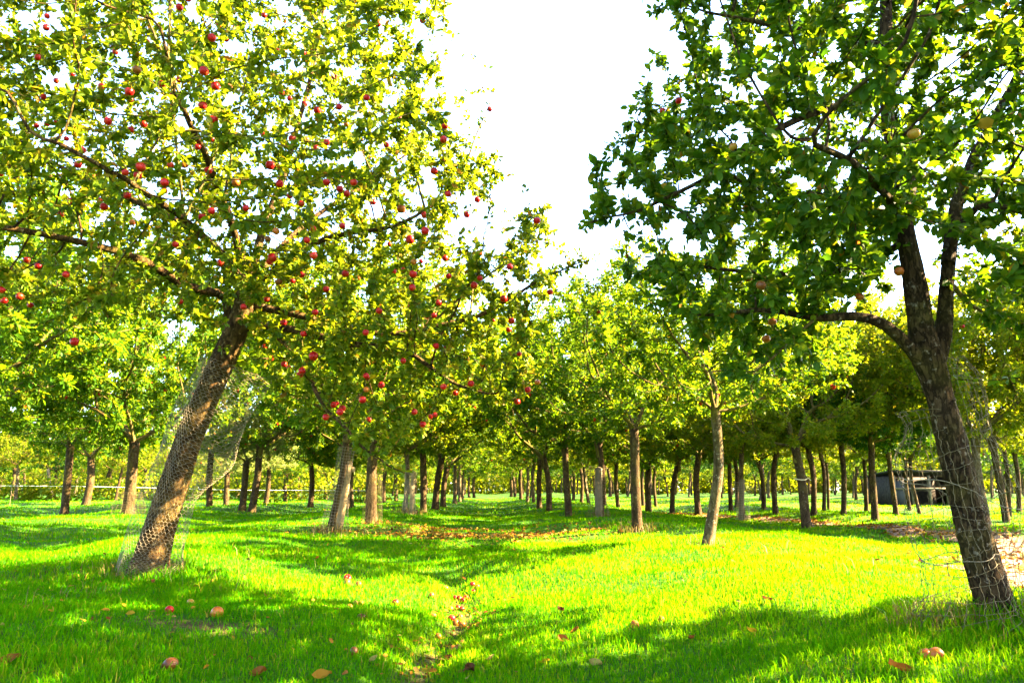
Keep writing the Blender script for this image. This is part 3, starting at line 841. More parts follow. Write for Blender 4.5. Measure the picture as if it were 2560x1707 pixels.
# (base px, top px, trunk width px, hue, crown scale, apples, pale, label)
MID = [
 (29,1239,36,1181,13,"g",1.25,6,0,"slim right-leaning apple tree, leftmost trunk of the left background"),
 (58,1230,58,1183,11,"y",1.0,-1,0,"short reddish brown apple trunk just right of the leftmost leaning tree"),
 (143,1225,155,1194,10,"y",1.0,-1,0,"small right-leaning apple tree just behind the weathered post with black tie"),
 (176,1231,180,1191,8,"y",.9,-1,1,"pale sunlit apple trunk, left one of the bright pair in the left background"),
 (189,1231,194,1191,8,"y",.9,-1,1,"pale sunlit apple trunk, right one of the bright pair in the left background"),
 (214,1259,224,1164,19,"g",1.38,12,0,"straight dark apple tree between the weathered tied post and the stout dark tree"),
 (259,1244,275,1181,13,"g",1.0,6,0,"dark right-leaning apple tree just left of the stout dark tree"),
 (304,1240,308,1200,11,"y",.9,-1,0,"thin apple tree half hidden behind the stout dark trunk, on its left"),
 (320,1283,333,1145,26,"g",1.42,22,0,"stout dark apple tree standing left of the big leaning chicken wire trunk"),
 (362,1242,364,1181,9,"y",.9,-1,1,"pale sunlit slim trunk between the stout dark tree and the chicken wire trunk"),
 (522,1244,524,1190,12,"y",1.0,-1,0,"dim apple trunk seen just right of the chicken wire sleeve"),
 (566,1258,568,1194,14,"p",.66,8,0,"apple tree with silvery sunlit leaves, nearest on the right of the chicken wire"),
 (605,1275,614,1183,17,"p",.66,10,0,"dark straight trunk under silvery leaves, right of the chicken wire tree"),
 (593,1242,594,1200,10,"g",.9,-1,0,"thin far trunk peeping out left of the dark trunk under silvery leaves"),
 (642,1241,643,1195,10,"y",.9,-1,0,"thin far apple trunk between the silvery tree and a right-leaning one"),
 (664,1256,670,1206,12,"p",.66,6,0,"right-leaning slim apple tree with silvery leaves and small red apples"),
 (714,1250,716,1200,11,"g",.9,-1,0,"slim apple tree midway between silvery trees and the straight dark trunk"),
 (745,1239,746,1200,9,"y",.9,-1,0,"thin far trunk just left of the straight dark one near the staked tree"),
 (775,1268,777,1190,14,"g",1.0,8,0,"straight dark apple tree just left of the staked tree with wire guard"),
 (816,1246,818,1198,10,"y",.9,-1,0,"far apple trunk showing through the wire guard of the staked tree"),
 (822,1335,862,1100,12,"g",.85,8,0,"young slim apple tree leaning right beside its thick slanted stake"),
 (929,1309,941,1164,27,"g",1.05,14,0,"sturdy brown apple tree right of the slanted stake, fallen leaves at its foot"),
 (872,1262,871,1205,9,"g",.9,-1,0,"dark slim trunk, left of a close pair beside the sturdy brown tree"),
 (883,1262,882,1205,8,"g",.9,-1,1,"slim trunk with a sunlit right edge, right of a close pair beside the sturdy tree"),
 (961,1252,962,1205,10,"y",.9,-1,0,"far apple trunk just right of the sturdy brown tree"),
 (990,1248,988,1205,10,"g",.9,-1,0,"far apple trunk between the sturdy brown tree and the white netted tree"),
 (1012,1285,1016,1180,12,"y",.9,6,1,"bright apple tree with trunk wrapped in white netting next to a post"),
 (1058,1281,1057,1172,17,"g",1.0,4,0,"very dark straight apple tree just right of the white netted trunk"),
 (1088,1273,1102,1200,17,"g",1.0,4,0,"dark leaning apple tree at the left of the grassy alley, front of two"),
 (1108,1267,1117,1200,14,"g",1.0,-1,0,"brown sunlit leaning apple tree touching the dark leaning one by the alley"),
 (1137,1258,1137,1205,10,"g",1.0,-1,1,"pale straight apple tree on the alley's left, behind the leaning pair"),
 (1149,1252,1149,1208,8,"g",1.0,-1,1,"first slim trunk behind the pale straight tree, left row of the alley"),
 (1157,1249,1157,1210,7,"g",1.0,-1,1,"second slim trunk behind the pale straight tree, left row of the alley"),
 (1173,1243,1173,1212,7,"g",1.0,-1,0,"far dark trunk in the left row near the alley's end"),
 (1186,1242,1186,1212,7,"d",1.0,-1,0,"last distinct dark trunk of the left row at the alley's end"),
 (1278,1241,1277,1212,7,"g",1.0,-1,0,"far dark trunk of the right row nearest the alley's end"),
 (1288,1243,1284,1212,7,"g",1.0,-1,0,"thin left-leaning far trunk of the right row by the alley's end"),
 (1303,1250,1302,1205,9,"g",1.0,-1,0,"dark straight far tree of the right row, left of two pale trunks"),
 (1318,1254,1320,1208,8,"y",1.0,-1,1,"pale slim trunk of the right row, left of the pale two"),
 (1335,1259,1336,1208,8,"y",1.0,-1,1,"pale slim trunk of the right row, right of the pale two"),
 (1348,1271,1350,1190,13,"g",1.05,3,0,"dark straight apple tree right of the alley, beside a left-leaning dark one"),
 (1373,1279,1362,1185,15,"g",1.05,4,0,"dark apple tree leaning left on the right side of the alley"),
 (1423,1293,1415,1160,17,"g",1.1,8,0,"apple tree with half-lit pale trunk beside the alley, right of the dark leaning one"),
 (1433,1252,1434,1205,8,"g",.9,-1,0,"thin far trunk just behind the half-lit trunk by the alley"),
 (1453,1254,1452,1205,9,"g",.9,-1,0,"straight far trunk between the half-lit tree and the guarded post tree"),
 (1473,1258,1463,1205,8,"y",.9,-1,1,"pale left-leaning far trunk just left of the guarded post tree"),
 (1500,1292,1500,1175,16,"g",1.0,6,0,"apple tree beside a grey post with a wire guard, right of the alley"),
 (1512,1265,1510,1205,9,"y",.9,-1,1,"pale far trunk just right of the guarded post tree"),
 (1545,1269,1543,1205,10,"g",.95,4,0,"slim straight tree between the guarded post tree and the stout dark tree"),
 (1593,1332,1588,1137,25,"g",.80,16,0,"stout dark straight apple tree right of the alley, dry grass at its foot"),
 (1622,1279,1622,1190,16,"g",1.0,6,0,"dark apple tree with a Y fork, close behind the stout dark straight tree"),
 (1608,1258,1608,1205,9,"g",.9,-1,0,"thin far trunk between the stout dark tree and the Y forked one"),
 (1680,1285,1694,1172,12,"y",1.0,4,0,"slim dark apple tree leaning right, left of the pale peeling trunk"),
 (1640,1262,1639,1205,8,"g",.9,-1,0,"thin far trunk just right of the Y forked apple tree"),
 (1746,1288,1748,1190,16,"g",1.0,4,0,"brown trunk half hidden directly behind the pale peeling trunk"),
 (1766,1365,1786,1066,26,"g",.66,12,1,"apple tree with pale sunlit peeling trunk standing in bright grass, nearest on the right"),
 (1828,1279,1826,1200,11,"g",.95,-1,0,"slim dark trunk between the pale peeling trunk and the netted tree"),
 (1841,1269,1840,1205,10,"g",.9,-1,0,"dark far trunk just left of the netted tree on the right"),
 (1858,1302,1856,1180,12,"y",.95,5,1,"slim apple tree inside a pale netting cage, right half of the orchard"),
 (1909,1273,1900,1215,11,"y",.9,-1,0,"left-leaning far trunk right of the caged slim tree"),
 (1940,1286,1946,1200,13,"y",.95,4,0,"dark slim apple tree left of the roped tree"),
 (2017,1323,1992,1150,23,"y",1.12,12,0,"left-leaning apple tree with pale rope tied round its trunk"),
 (2034,1290,2026,1205,14,"y",.95,4,0,"brown apple tree close behind the roped tree, on its right"),
 (2059,1279,2058,1215,9,"y",.9,-1,0,"thin dark trunk right of the roped tree, left of a paired thinner one"),
 (2071,1273,2070,1215,6,"y",.9,-1,0,"thinnest trunk right of the roped tree"),
 (2108,1287,2108,1200,13,"y",.95,4,0,"straight dark apple tree standing between the roped tree and the shed"),
 (2166,1277,2166,1225,10,"y",.9,-1,0,"thin dark straight trunk left of the grey lit trunk near the shed"),
 (2189,1300,2184,1175,17,"d",1.0,6,0,"apple tree with straight grey trunk left of the shed"),
 (2242,1289,2229,1205,12,"d",.95,4,0,"slim forked apple tree leaning left in front of the dark shed"),
 (2275,1275,2272,1220,9,"g",.9,-1,0,"short straight trunk in front of the shed, sunlit on its right"),
 (2300,1284,2284,1220,9,"g",.9,-1,0,"thin dark trunk leaning left in front of the shed's rail"),
 (2468,1317,2450,1190,20,"y",1.0,4,1,"mossy apple trunk seen through the loose wire right of the tall near tree"),
 (2518,1305,2494,1190,17,"y",1.0,5,0,"strongly left-leaning apple tree near the right edge"),
 (2523,1291,2521,1215,10,"y",.9,-1,0,"straight dark trunk behind the left-leaning tree at the right edge"),
 (2547,1280,2545,1212,11,"y",.9,-1,0,"apple tree nearest the right edge, far side of the leafy path"),
]
occupied = []
for (bx, by, tx, ty, w, hue, sc, na, pale, lab) in MID:
    b = ground(bx, by)
    if b[1] > 70: b = at(bx, by, 70 + (b[1] - 70) * .25); b[2] = float(terrain(b[0], b[1]))
    t = at(tx, ty, b[1])
    if t[2] < b[2] + 1.45: t[2] = b[2] + 1.45 + random.uniform(0, .3); 
    r = max(.06, min(.19, w * .5 * b[1] / F_PX))
    far = b[1] > 34
    if bx > 1800: sc *= .88
    orchard_tree(lab, b, t, r, hue, sc, "apple trees of the orchard", na, bool(pale), far)
    occupied.append(b[:2])
# trees whose crowns reach into the picture or shade it, trunks outside the frame
for (x, y, hue, sc, lab) in [(-9.6, 12.6, "g", 1.25, "apple tree whose leafy crown enters the photo at the left edge"),
                             (-12.6, 17.5, "g", 1.2, "apple tree beside the left edge, its trunk just out of the photo"),
                             (12.2, 14.8, "y", 1.1, "apple tree whose crown fills the right edge behind the near trunk"),
                             (-9.2, 26.5, "g", 1.35, "bushy green apple tree behind the silvery trees, right of the chicken wire trunk"),
                             (-15.2, 25.5, "g", 1.35, "bushy apple tree seen behind the leaning chicken wire trunk"),
                             (-12.5, 31.0, "g", 1.4, "tall green apple tree filling the gap behind the chicken wire trunk"),
                             (-6.4, 29.0, "g", 1.3, "green apple tree behind the staked young tree"),
                             (9.3, 2.6, "g", 1.15, "apple tree out of view on the right, shading the foreground grass"),
                             (10.4, -4.5, "g", 1.1, "apple tree out of view behind on the right, shading the foreground corner"),
                             ]:
    b = np.array([x, y, float(terrain(x, y)) - .03])
    orchard_tree(lab, b, b + np.array([random.uniform(-.2, .2), 0, 1.9]), .13, hue, sc, "apple trees of the orchard", 10 if 10 < y < 14 else -1)
    occupied.append(b[:2])
# rows running on behind
occ = np.array(occupied)
cand = []
for row in range(-12, 14):
    for k in range(3, 19):
        y = 8 + 8.0 * k + random.uniform(-.8, .8); u = (row + .5) * 6.8 - .25 + random.uniform(-.4, .4); x = u - .025 * y
        if abs(x) > .78 * y + 3 or y < 40: continue
        if np.min(np.hypot(occ[:, 0] - x, (occ[:, 1] - y) * .7)) < 3.6: continue
        cand.append((x, y))
for (x, y) in cand:
    b = np.array([x, y, float(terrain(x, y)) - .03])
    orchard_tree("far apple tree with short trunk in the long rows behind", b, b + np.array([random.uniform(-.25, .25), 0, random.uniform(1.6, 2.1)]),
                 random.uniform(.08, .14), random.choice("ggyyd"), random.uniform(.95, 1.15), "far apple trees in the long rows", -1 if y < 70 else 0, random.random() < .25, True)
print("far trees", len(cand))

# ------------------------------------------------------------------ far hedge
def leaf_mass(name, centres, radii_, n, size, mat, seed):
    r_ = np.random.default_rng(seed)
    k = r_.integers(0, len(centres), n)
    d = unit(r_.standard_normal((n, 3))) * (r_.random((n, 1)) ** .4)
    p = np.asarray(centres)[k] + d * np.asarray(radii_)[k]
    p[:, 2] = np.maximum(p[:, 2], terrain(p[:, 0], p[:, 1]) + .05)
    V, polys, rv = leaves(p, unit(r_.standard_normal((n, 3))), unit(r_.standard_normal((n, 3)) + np.array([0, -.3, .6])), size * (.6 + .8 * r_.random(n)), r_.random(n) * .95, False)
    return mesh_from(name, V, polys, mat, None, rv)
hc, hr = [], []
for i in range(130):
    x = -190 + i * 3 + random.uniform(-1, 1); y = 152 + .0004 * x * x * -6 + random.uniform(-3, 3)
    h = random.uniform(4, 7.5); hc.append((x, y, h * .5)); hr.append((3, 3, h * .6))
tag(obj("far_woodland", leaf_mass("far_woodland", hc, hr, 70000, .75, LEAF_MID, 5)), kind="stuff")
hc, hr = [], []
for i in range(150):
    x = -150 + i * 2 + random.uniform(-1, 1); hc.append((x, 128 + random.uniform(-3, 3), random.uniform(1.2, 2.4))); hr.append((2.2, 2.2, random.uniform(1.6, 2.6)))
tag(obj("far_hedge", leaf_mass("far_hedge", hc, hr, 60000, .5, LEAF_MID_YELLOW, 15)), kind="stuff")
hc = [(-34 + i * 1.6 + random.uniform(-.4, .4), 50 - abs(i - 8) * .15 + random.uniform(-.5, .5), .95) for i in range(17)]
tag(obj("hedge", leaf_mass("hedge", hc, [(1.3, .9, random.uniform(.9, 1.4)) for _ in hc], 9000, .22, LEAF_MID_YELLOW, 6)),
    "low yellow-green hedge behind the white fence tape on the left", "hedge")

# ------------------------------------------------------------------ grass
def grass_blades(n, y0, y1, hmul, wmul, seed, k=.80):
    r_ = np.random.default_rng(seed)
    y = np.sqrt(r_.uniform(y0 ** 2, y1 ** 2, n)); x = r_.uniform(-1, 1, n) * (k * y + 1.2)
    u = x + .025 * y
    rut = soil_at(x, y)
    bare = 0 * x
    ok = (path_dist(x, y) > .42 + .2 * r_.random(n)) & (r_.random(n) > .9 * rut) & (r_.random(n) > bare)
    x, y = x[ok], y[ok]; n = len(x)
    patch = np.sin(1.9 * x + 1.1 * np.sin(.8 * y)) * np.sin(2.3 * y + 1.3 * np.sin(1.1 * x)) 
    tuft = np.clip(np.sin(5.1 * x + 2 * np.sin(2.3 * y)) * np.sin(6.3 * y + 2 * np.sin(1.9 * x)) - .35, 0, 1)
    h = hmul * (.037 + .010 * patch + .030 * tuft) * np.clip(1 + .45 * r_.standard_normal(n), .3, 2.8)
    for (tb, rad_) in ((bl, .40), (br, .45)):
        dd = np.hypot(x - tb[0], y - tb[1]); h *= 1 + 1.6 * np.exp(-(dd / rad_) ** 2)
    w = wmul * .0022 * (.7 + .7 * r_.random(n))
    th = r_.uniform(0, 6.283, n); lean = np.abs(.35 * r_.standard_normal(n)) + .15
    la = r_.uniform(0, 6.283, n)
    dx, dy = np.cos(la), np.sin(la)
    P = np.stack([x, y, terrain(x, y) - .004], -1)
    side = np.stack([np.cos(th), np.sin(th), 0 * th], -1) * w[:, None]
    lx = np.stack([dx, dy, 0 * dx], -1)
    m1 = P + lx * (h * lean * .35)[:, None] + np.array([0, 0, 1.0]) * (h * .58)[:, None]
    tip = P + lx * (h * lean * 1.05)[:, None] + np.array([0, 0, 1.0]) * (h * .95 / (1 + .4 * lean))[:, None]
    V = np.stack([P - side, P + side, m1 + side * .75, m1 - side * .75, tip], 1).reshape(-1, 3)
    b = np.arange(n)[:, None] * 5
    rn = np.clip(.42 + .20 * patch - .15 * tuft + .27 * r_.standard_normal(n), 0, .94)
    dry = r_.random(n) < .03; rn[dry] = r_.uniform(.95, 1, dry.sum())
    return V, b + np.array([[0, 1, 2, 3]]), b + np.array([[3, 2, 4]]), rn
Vs, Qs, Ts, rq, off = [], [], [], [], 0
for (n, y0, y1, hm, wm_, sd) in [(230000, 3.0, 6.5, 1.1, 1.15, 1), (230000, 6.5, 12, 1.15, 1.7, 2), (200000, 12, 25, 1.25, 2.8, 3), (130000, 25, 60, 1.4, 6.5, 4)]:
    V, Q, T, rn = grass_blades(n, y0, y1, hm, wm_, sd)
    Vs.append(V); Qs.append(Q + off); Ts.append(T + off); rq.append(rn); off += len(V)
rq = np.concatenate(rq)
tag(obj("grass", mesh_from("grass", np.concatenate(Vs), [np.concatenate(Qs), np.concatenate(Ts)], GRASS, None, [rq, rq], False)), kind="stuff")

# dry stalks and tufts round trunks
def stalks(spots, seed):
    r_ = np.random.default_rng(seed); mb_V, mb_Q, rr_ = [], [], []
    o = 0
    for (x, y, rad_, n, h) in spots:
        for _ in range(n):
            a = r_.uniform(0, 6.28); q = rad_ * math.sqrt(r_.random())
            px, py = x + q * math.cos(a), y + q * math.sin(a)
            hh = h * r_.uniform(.5, 1.25); la = r_.uniform(0, 6.28); le = r_.uniform(.1, 1.0) * hh
            z = float(terrain(px, py)); w = r_.uniform(.0016, .0032) * max(1, y / 7)
            th = r_.uniform(0, 6.28); sd = np.array([math.cos(th), math.sin(th), 0]) * w
            p0 = np.array([px, py, z]); p1 = p0 + np.array([math.cos(la) * le * .3, math.sin(la) * le * .3, hh * .6])
            p2 = p0 + np.array([math.cos(la) * le, math.sin(la) * le, hh * (.95 - .3 * le / hh)])
            mb_V += [p0 - sd, p0 + sd, p1 + sd * .8, p1 - sd * .8, p2 + sd * .3, p2 - sd * .3]
            mb_Q += [[o, o + 1, o + 2, o + 3], [o + 3, o + 2, o + 4, o + 5]]; v = r_.random(); rr_ += [v, v]; o += 6
    return mesh_from("dry_grass", mb_V, [np.array(mb_Q)], DRY_GRASS, None, [np.array(rr_)])
sp = [(bl[0], bl[1] - .05, .36, 260, .17), (br[0] - .05, br[1], .36, 300, .15), (br[0] - .34, br[1] + .05, .28, 300, .15)]
for (px, py, n, rad_, h) in [(826, 1334, 220, .35, .22), (1593, 1333, 160, .35, .2), (1500, 1293, 80, .4, .22), (1766, 1366, 90, .3, .15), (1020, 1286, 120, .5, .3), (929, 1310, 60, .4, .15),
                             (110, 1450, 10, .5, .22), (190, 1440, 10, .4, .25), (260, 1450, 14, .4, .22), (1830, 1378, 26, .9, .2), (560, 1460, 10, .5, .2), (760, 1400, 30, .9, .14),
                             (1900, 1440, 26, .8, .1), (2110, 1430, 16, .4, .12), (30, 1530, 18, .3, .14), (220, 1490, 30, .25, .1), (860, 1345, 50, .6, .18), (1540, 1320, 40, .7, .22)]:
    g = ground(px, py); sp.append((g[0], g[1], rad_, n, h))
tag(obj("dry_grass", stalks(sp, 9)), kind="stuff")

# ------------------------------------------------------------------ leaf litter
def litter(n, fn, size, seed, lift=.02):
    r_ = np.random.default_rng(seed); xs = fn(r_, n)
    x, y = xs[:, 0], xs[:, 1]
    p = np.stack([x, y, terrain(x, y) + lift + .02 * r_.random(len(x))], -1)
    a = unit(np.stack([r_.standard_normal(len(x)), r_.standard_normal(len(x)), .35 * r_.standard_normal(len(x))], -1))
    nr = unit(np.stack([.5 * r_.standard_normal(len(x)), .5 * r_.standard_normal(len(x)), np.ones(len(x))], -1))
    return p, a, nr, size * (.6 + .7 * r_.random(len(x))), r_.random(len(x))
def f_field(r_, n):
    y = np.sqrt(r_.uniform(3.6 ** 2, 30 ** 2, n)); return np.stack([r_.uniform(-1, 1, n) * .8 * y, y], -1)
def f_band(r_, n):
    c = ground(1010, 1335); e = ground(1350, 1345)
    t = r_.random(n)[:, None]; q = c + (e - c) * t
    return np.stack([q[:, 0] + .9 * r_.standard_normal(n), q[:, 1] + 1.1 * r_.standard_normal(n)], -1)
def f_path(r_, n):
    i = r_.integers(0, 60, n); return path_c[i, :2] + r_.standard_normal((n, 2)) * path_w[i][:, None] * .5
def f_furrow(r_, n):
    y = r_.uniform(3.6, 7.2, n); return np.stack([-.33 - .10 * np.sin(1.7 * y) - .025 * y + .16 * r_.standard_normal(n), y], -1)
def f_hero(r_, n):
    return np.stack([-2.6 + 1.6 * r_.standard_normal(n), 5.2 + .9 * r_.standard_normal(n)], -1)
L_ = [litter(520, f_field, .05, 1, .035), litter(2600, f_band, .060, 2, .05), litter(3600, f_path, .075, 3, .015), litter(260, f_furrow, .045, 4, .01), litter(130, f_hero, .045, 5)]
V, polys, rv = leaves(*[np.concatenate([q[i] for q in L_]) for i in range(5)])
tag(obj("fallen_leaves", mesh_from("fallen_leaves", V, polys, LITTER, None, rv, True)), kind="stuff")

# fallen apples one by one
def z6(x, y): return (700 + x / 2.735, 1200 + y / 2.735)
FA = [(z6(1198,803),"red","red fallen apple at the left end of the cluster in the furrow"),
      (z6(1225,808),"red","glossy red fallen apple in the middle of the furrow cluster, upper one"),
      (z6(1245,824),"red","red fallen apple in the furrow cluster, lowest and nearest"),
      (z6(1270,805),"red","red fallen apple at the right end of the furrow cluster"),
      (z6(1315,712),"red","dark red fallen apple farther up the furrow at the grass edge"),
      (z6(1350,725),"orange","orange fallen apple right beside the dark red one up the furrow"),
      (z6(1320,760),"red","small red fallen apple between the furrow cluster and the upper pair"),
      (z6(1168,880),"orange","sunlit orange fallen apple left in the lower furrow group"),
      (z6(1215,872),"red","red fallen apple in the middle of the lower furrow group"),
      (z6(1243,882),"red","red fallen apple right in the lower furrow group"),
      (z6(1232,935),"brown","brownish fallen apple just below the lower furrow group"),
      (z6(1173,948),"red","pinkish red fallen apple in shade, left below the lower furrow group"),
      (z6(1205,980),"orange","pale orange fallen apple in shade below the furrow groups"),
      (z6(1245,992),"orange","half-hidden orange fallen apple right of the pale orange one"),
      (z6(1083,1075),"orange","single pale orange fallen apple in shaded grass left of the furrow"),
      (z6(1247,1122),"orange","orange fallen apple lowest in the furrow, above brown rotten ones"),
      (z6(1185,1165),"brown","rotten brown fallen apple in the near furrow, left of two"),
      (z6(1218,1160),"brown","rotten brown fallen apple in the near furrow, right of two"),
      (z6(1133,735),"orange","orange fallen apple at the shadow edge left of the furrow"),
      (z6(1043,928),"brown","brown-orange fallen apple beside a straw, left of the furrow"),
      (z6(1036,788),"orange","dull orange fallen apple in shade up left of the furrow"),
      (z6(460,702),"orange","larger orange fallen apple in shade just below the sunlit band"),
      (z6(460,670),"red","small reddish fallen apple just above the larger orange one"),
      (z6(535,712),"orange","faint orange fallen apple right of the larger orange one"),
      (z6(475,872),"orange","orange fallen apple half sunk in grass, left of a shaded row of three"),
      (z6(515,845),"yellow","yellow fallen apple in the middle of a shaded row of three"),
      (z6(555,845),"yellow","yellow fallen apple at the right of a shaded row of three"),
      (z6(557,937),"brown","brown fallen apple alone in shaded grass below the row of three"),
      (z6(790,838),"red","reddish fallen apple alone in the shade midway to the furrow"),
      (z6(505,1180),"brown","dull brown fallen apple in the near shaded grass left of centre"),
      (z6(1215,383),"red","red fallen apple in the far leaf litter, left of two"),
      (z6(1240,385),"red","red fallen apple in the far leaf litter, right of two"),
      (z6(1620,415),"red","small red fallen apple at the right of the far leaf litter"),
      ((542,1533),"orange","big orange fallen apple on bare soil in the left foreground shade"),
      ((423,1526),"red","red fallen apple at the left end of the bare soil strip"),
      ((475,1508),"yellow","small yellow fallen apple above the bare soil strip"),
      ((868,1454),"red","small red fallen apple near the shadow edge left of the alley"),
      ((303,1442),"orange","orange fallen apple at the foot of the chicken wire trunk"),
      ((425,1668),"brown","large wrinkled brown fallen apple in the left foreground grass"),
      ((2312,1642),"orange","large orange fallen apple in the right foreground, left of two touching"),
      ((2342,1644),"orange","smaller orange fallen apple touching the large one in the right foreground"),
      ((1587,1562),"orange","flat orange fallen apple in the shade band, centre right"),
      ((1653,1551),"orange","orange fallen apple in the shade band, right of the flat one")]
for ((px, py), kind, lab) in FA:
    g = ground(px, py + 6)
    o = obj("fallen_apple", AM[kind], None, (g[0], g[1], g[2] + .020))
    o.rotation_euler = (random.uniform(-2, 2), random.uniform(-2, 2), random.uniform(0, 6))
    s = random.uniform(.72, .95) * (1.3 if "large" in lab or "big" in lab else 1)
    o.scale = (s, s, s * .93)
    tag(o, lab, "apple", "fallen apples in the grass")

# single big leaves
def big_leaf_mesh(seed, mat, curl):
    n, k = 9, 7; V = []
    for i in range(n):
        t = i / (n - 1); w = math.sin(math.pi * (t ** .8)) * .33 + (.0 if 0 < i < n - 1 else .004)
        for j in range(k):
            f = (j / (k - 1) - .5) * 2
            V.append((t - .5, f * w, .12 * abs(f) * curl + .25 * curl * (t - .5) ** 2 + .03 * math.sin(9 * t + seed + 3 * f)))
    i = (np.arange(n - 1)[:, None] * k + np.arange(k - 1)[None]).ravel()
    me = mesh_from("fallen_leaf", V, [np.stack([i, i + 1, i + k + 1, i + k], -1)], mat, None, [np.full(len(i), [.02, .3, .55, .8, .98][seed % 5])], True)
    return me
FL = [(z6(1440,1245),4,.9,.10,"large pale yellow-green fallen leaf in the near grass right of the furrow"),
      (z6(285,1365),1,1.2,.10,"orange fallen leaf at the bottom edge, left of centre"),
      (z6(1810,1265),0,1,.08,"upright yellow fallen leaf in the near grass, centre right"),
      (z6(2165,1278),4,1.6,.085,"long pale curled fallen leaf in the near grass, right of the upright yellow one"),
      (z6(2020,1050),2,1.5,.08,"crumpled red-brown fallen leaf in shade, upper of two"),
      (z6(1940,1112),2,1.6,.09,"crumpled red-brown fallen leaf in shade, lower of two"),
      (z6(1922,900),3,1.5,.08,"dark brown fallen leaf at the edge of the right shade band"),
      (z6(1310,1322),3,1.9,.09,"dark curled fallen leaf at the bottom end of the furrow"),
      (z6(1145,1248),3,2.0,.08,"brown curled fallen leaf lying across the furrow"),
      (z6(635,1250),4,1.5,.06,"small whitish fallen leaf in the near shaded grass"),
      (z6(1010,1330),0,1.2,.08,"yellow fallen leaf at the near left side of the furrow"),
      ((1918,1504),3,1.6,.08,"dark brown folded leaf standing in bright grass on the right"),
      ((1732,1603),2,1.6,.08,"reddish brown leaf standing in the right shade band"),
      ((1880,1586),0,1.5,.09,"yellow crumpled leaf on the sunlit edge of the right shade band"),
      ((24,1660),2,1.3,.10,"orange-brown leaf at the far left bottom corner"),
      ((650,1693),2,1.6,.11,"red-brown crumpled leaf at the bottom left of centre"),
      ((2250,1683),2,1.8,.10,"dark red twisted leaf in the right foreground grass"),
      ((1835,1406),4,1.2,.07,"whitish leaf shining in the bright grass right of the alley")]
for ((px, py), sd, curl, size, lab) in FL:
    g = ground(px, py + 4)
    o = obj("fallen_leaf", big_leaf_mesh(sd, LITTER, curl), None, (g[0], g[1], g[2] + .025))
    o.scale = (size, size, size); o.rotation_euler = (random.uniform(.2, .7), random.uniform(-.4, .4), random.uniform(0, 6.28))
    tag(o, lab, "leaf", "single fallen leaves")

# ------------------------------------------------------------------ wire guards
def sleeve_fn(path, offs):
    """surface point for angle a (0..2pi, 0 = right, pi/2 = away) and t 0..1 along path; offs(a, t) = distance from the axis"""
    path = np.asarray(path)
    T = unit(np.gradient(path, axis=0))
    def S(a, t):
        f = np.clip(t, 0, 1) * (len(path) - 1); i = np.minimum(f.astype(int), len(path) - 2); w = (f - i)[:, None]
        c = path[i] * (1 - w) + path[i + 1] * w; tt = unit(T[i] * (1 - w) + T[i + 1] * w)
        r = unit(np.array([[1.0, 0, 0]]) - tt * tt[:, 0:1]); b = np.cross(tt, r)
        o = offs(a, t)[:, None]
        return c + o * (np.cos(a)[:, None] * r + np.sin(a)[:, None] * b)
    return S

# chicken wire round the leaning trunk
ax_l = tp_l[:50]
def off_l(a, t):
    right = np.clip(np.cos(a + .25), 0, 1)
    return .20 + .05 * (1 - t) ** 2 + .30 * smooth(.40, .60, t) * right ** 1.6 + .022 * np.sin(3 * a + 7 * t) + .018 * np.sin(5 * a - 11 * t) \
        + .05 * np.clip(-np.cos(a), 0, 1) * (1 - smooth(.1, .5, t)) + .06 * right * (1 - smooth(0, .45, t)) - .02 * np.clip(np.sin(-a), 0, 1)
S = sleeve_fn(ax_l, off_l)
nc, nr = 76, 88
K, J = np.meshgrid(np.arange(nc), np.arange(nr)); K = K.ravel(); J = J.ravel()
def hexP(k, j):
    up_ = ((k + j) % 2 == 0) * .5
    jit = .12 * np.sin(k * 12.9898 + j * 78.233)
    a = (k % nc + jit) * 2 * np.pi / nc; t = (j + up_ + .12 * np.sin(k * 3.1 + j * 1.7)) / (nr + .6)
    return S(a, t)
hp = hexP(K, J).reshape(nr, nc, 3)
e0 = [hp.reshape(-1, 3)]; e1 = [np.roll(hp, -1, axis=1).reshape(-1, 3)]
upm = ((K + J) % 2 == 0).reshape(nr, nc)[:-1]
e0.append(hp[:-1][upm]); e1.append(hp[1:][upm])
e0, e1 = np.concatenate(e0), np.concatenate(e1)
am = np.arctan2(0, 1)
# torn away at the top on the near side, open on the upper right back
mid = (e0 + e1) / 2
Vw, Qw = wires(e0, e1, .0014)
gd = thing("wire_guard", "rusty chicken wire sleeve hanging loosely round the leaning trunk", "tree guard", bl, "tree guards")
obj("wire_mesh", mesh_from("wire_mesh", Vw - bl, [Qw], WIRE), gd)

# welded wire round the right trunk
axr = spline([br + np.array([0, 0, .05])] + [np.asarray(p) for p in R_trunk[1:6]], 60)
def off_r(a, t):
    left = np.clip(-np.cos(a), 0, 1); right = np.clip(np.cos(a), 0, 1)
    pinch = np.exp(-((t - .335) / .03) ** 2) + .7 * np.exp(-((t - .52) / .03) ** 2)
    base = .175 + .05 * np.sin(2 * a + 1) * .3
    flare = .60 * (1 - smooth(0, .24, t)) * left ** .7 + .17 * left * smooth(.08, .2, t) * (1 - smooth(.62, .75, t)) + .10 * left * smooth(.66, .8, t)
    bul = .15 * right * np.exp(-((t - .48) / .16) ** 2) + .07 * right * smooth(.6, .8, t) * (1 - smooth(.85, 1, t))
    return base + flare + bul - .03 * pinch + .008 * np.sin(9 * t + 4 * a)
S = sleeve_fn(axr, off_r)
na_, nt_ = 30, 21
aa = np.arange(na_) * 2 * np.pi / na_ + .03 * rng.standard_normal(na_)
E0, E1 = [], []
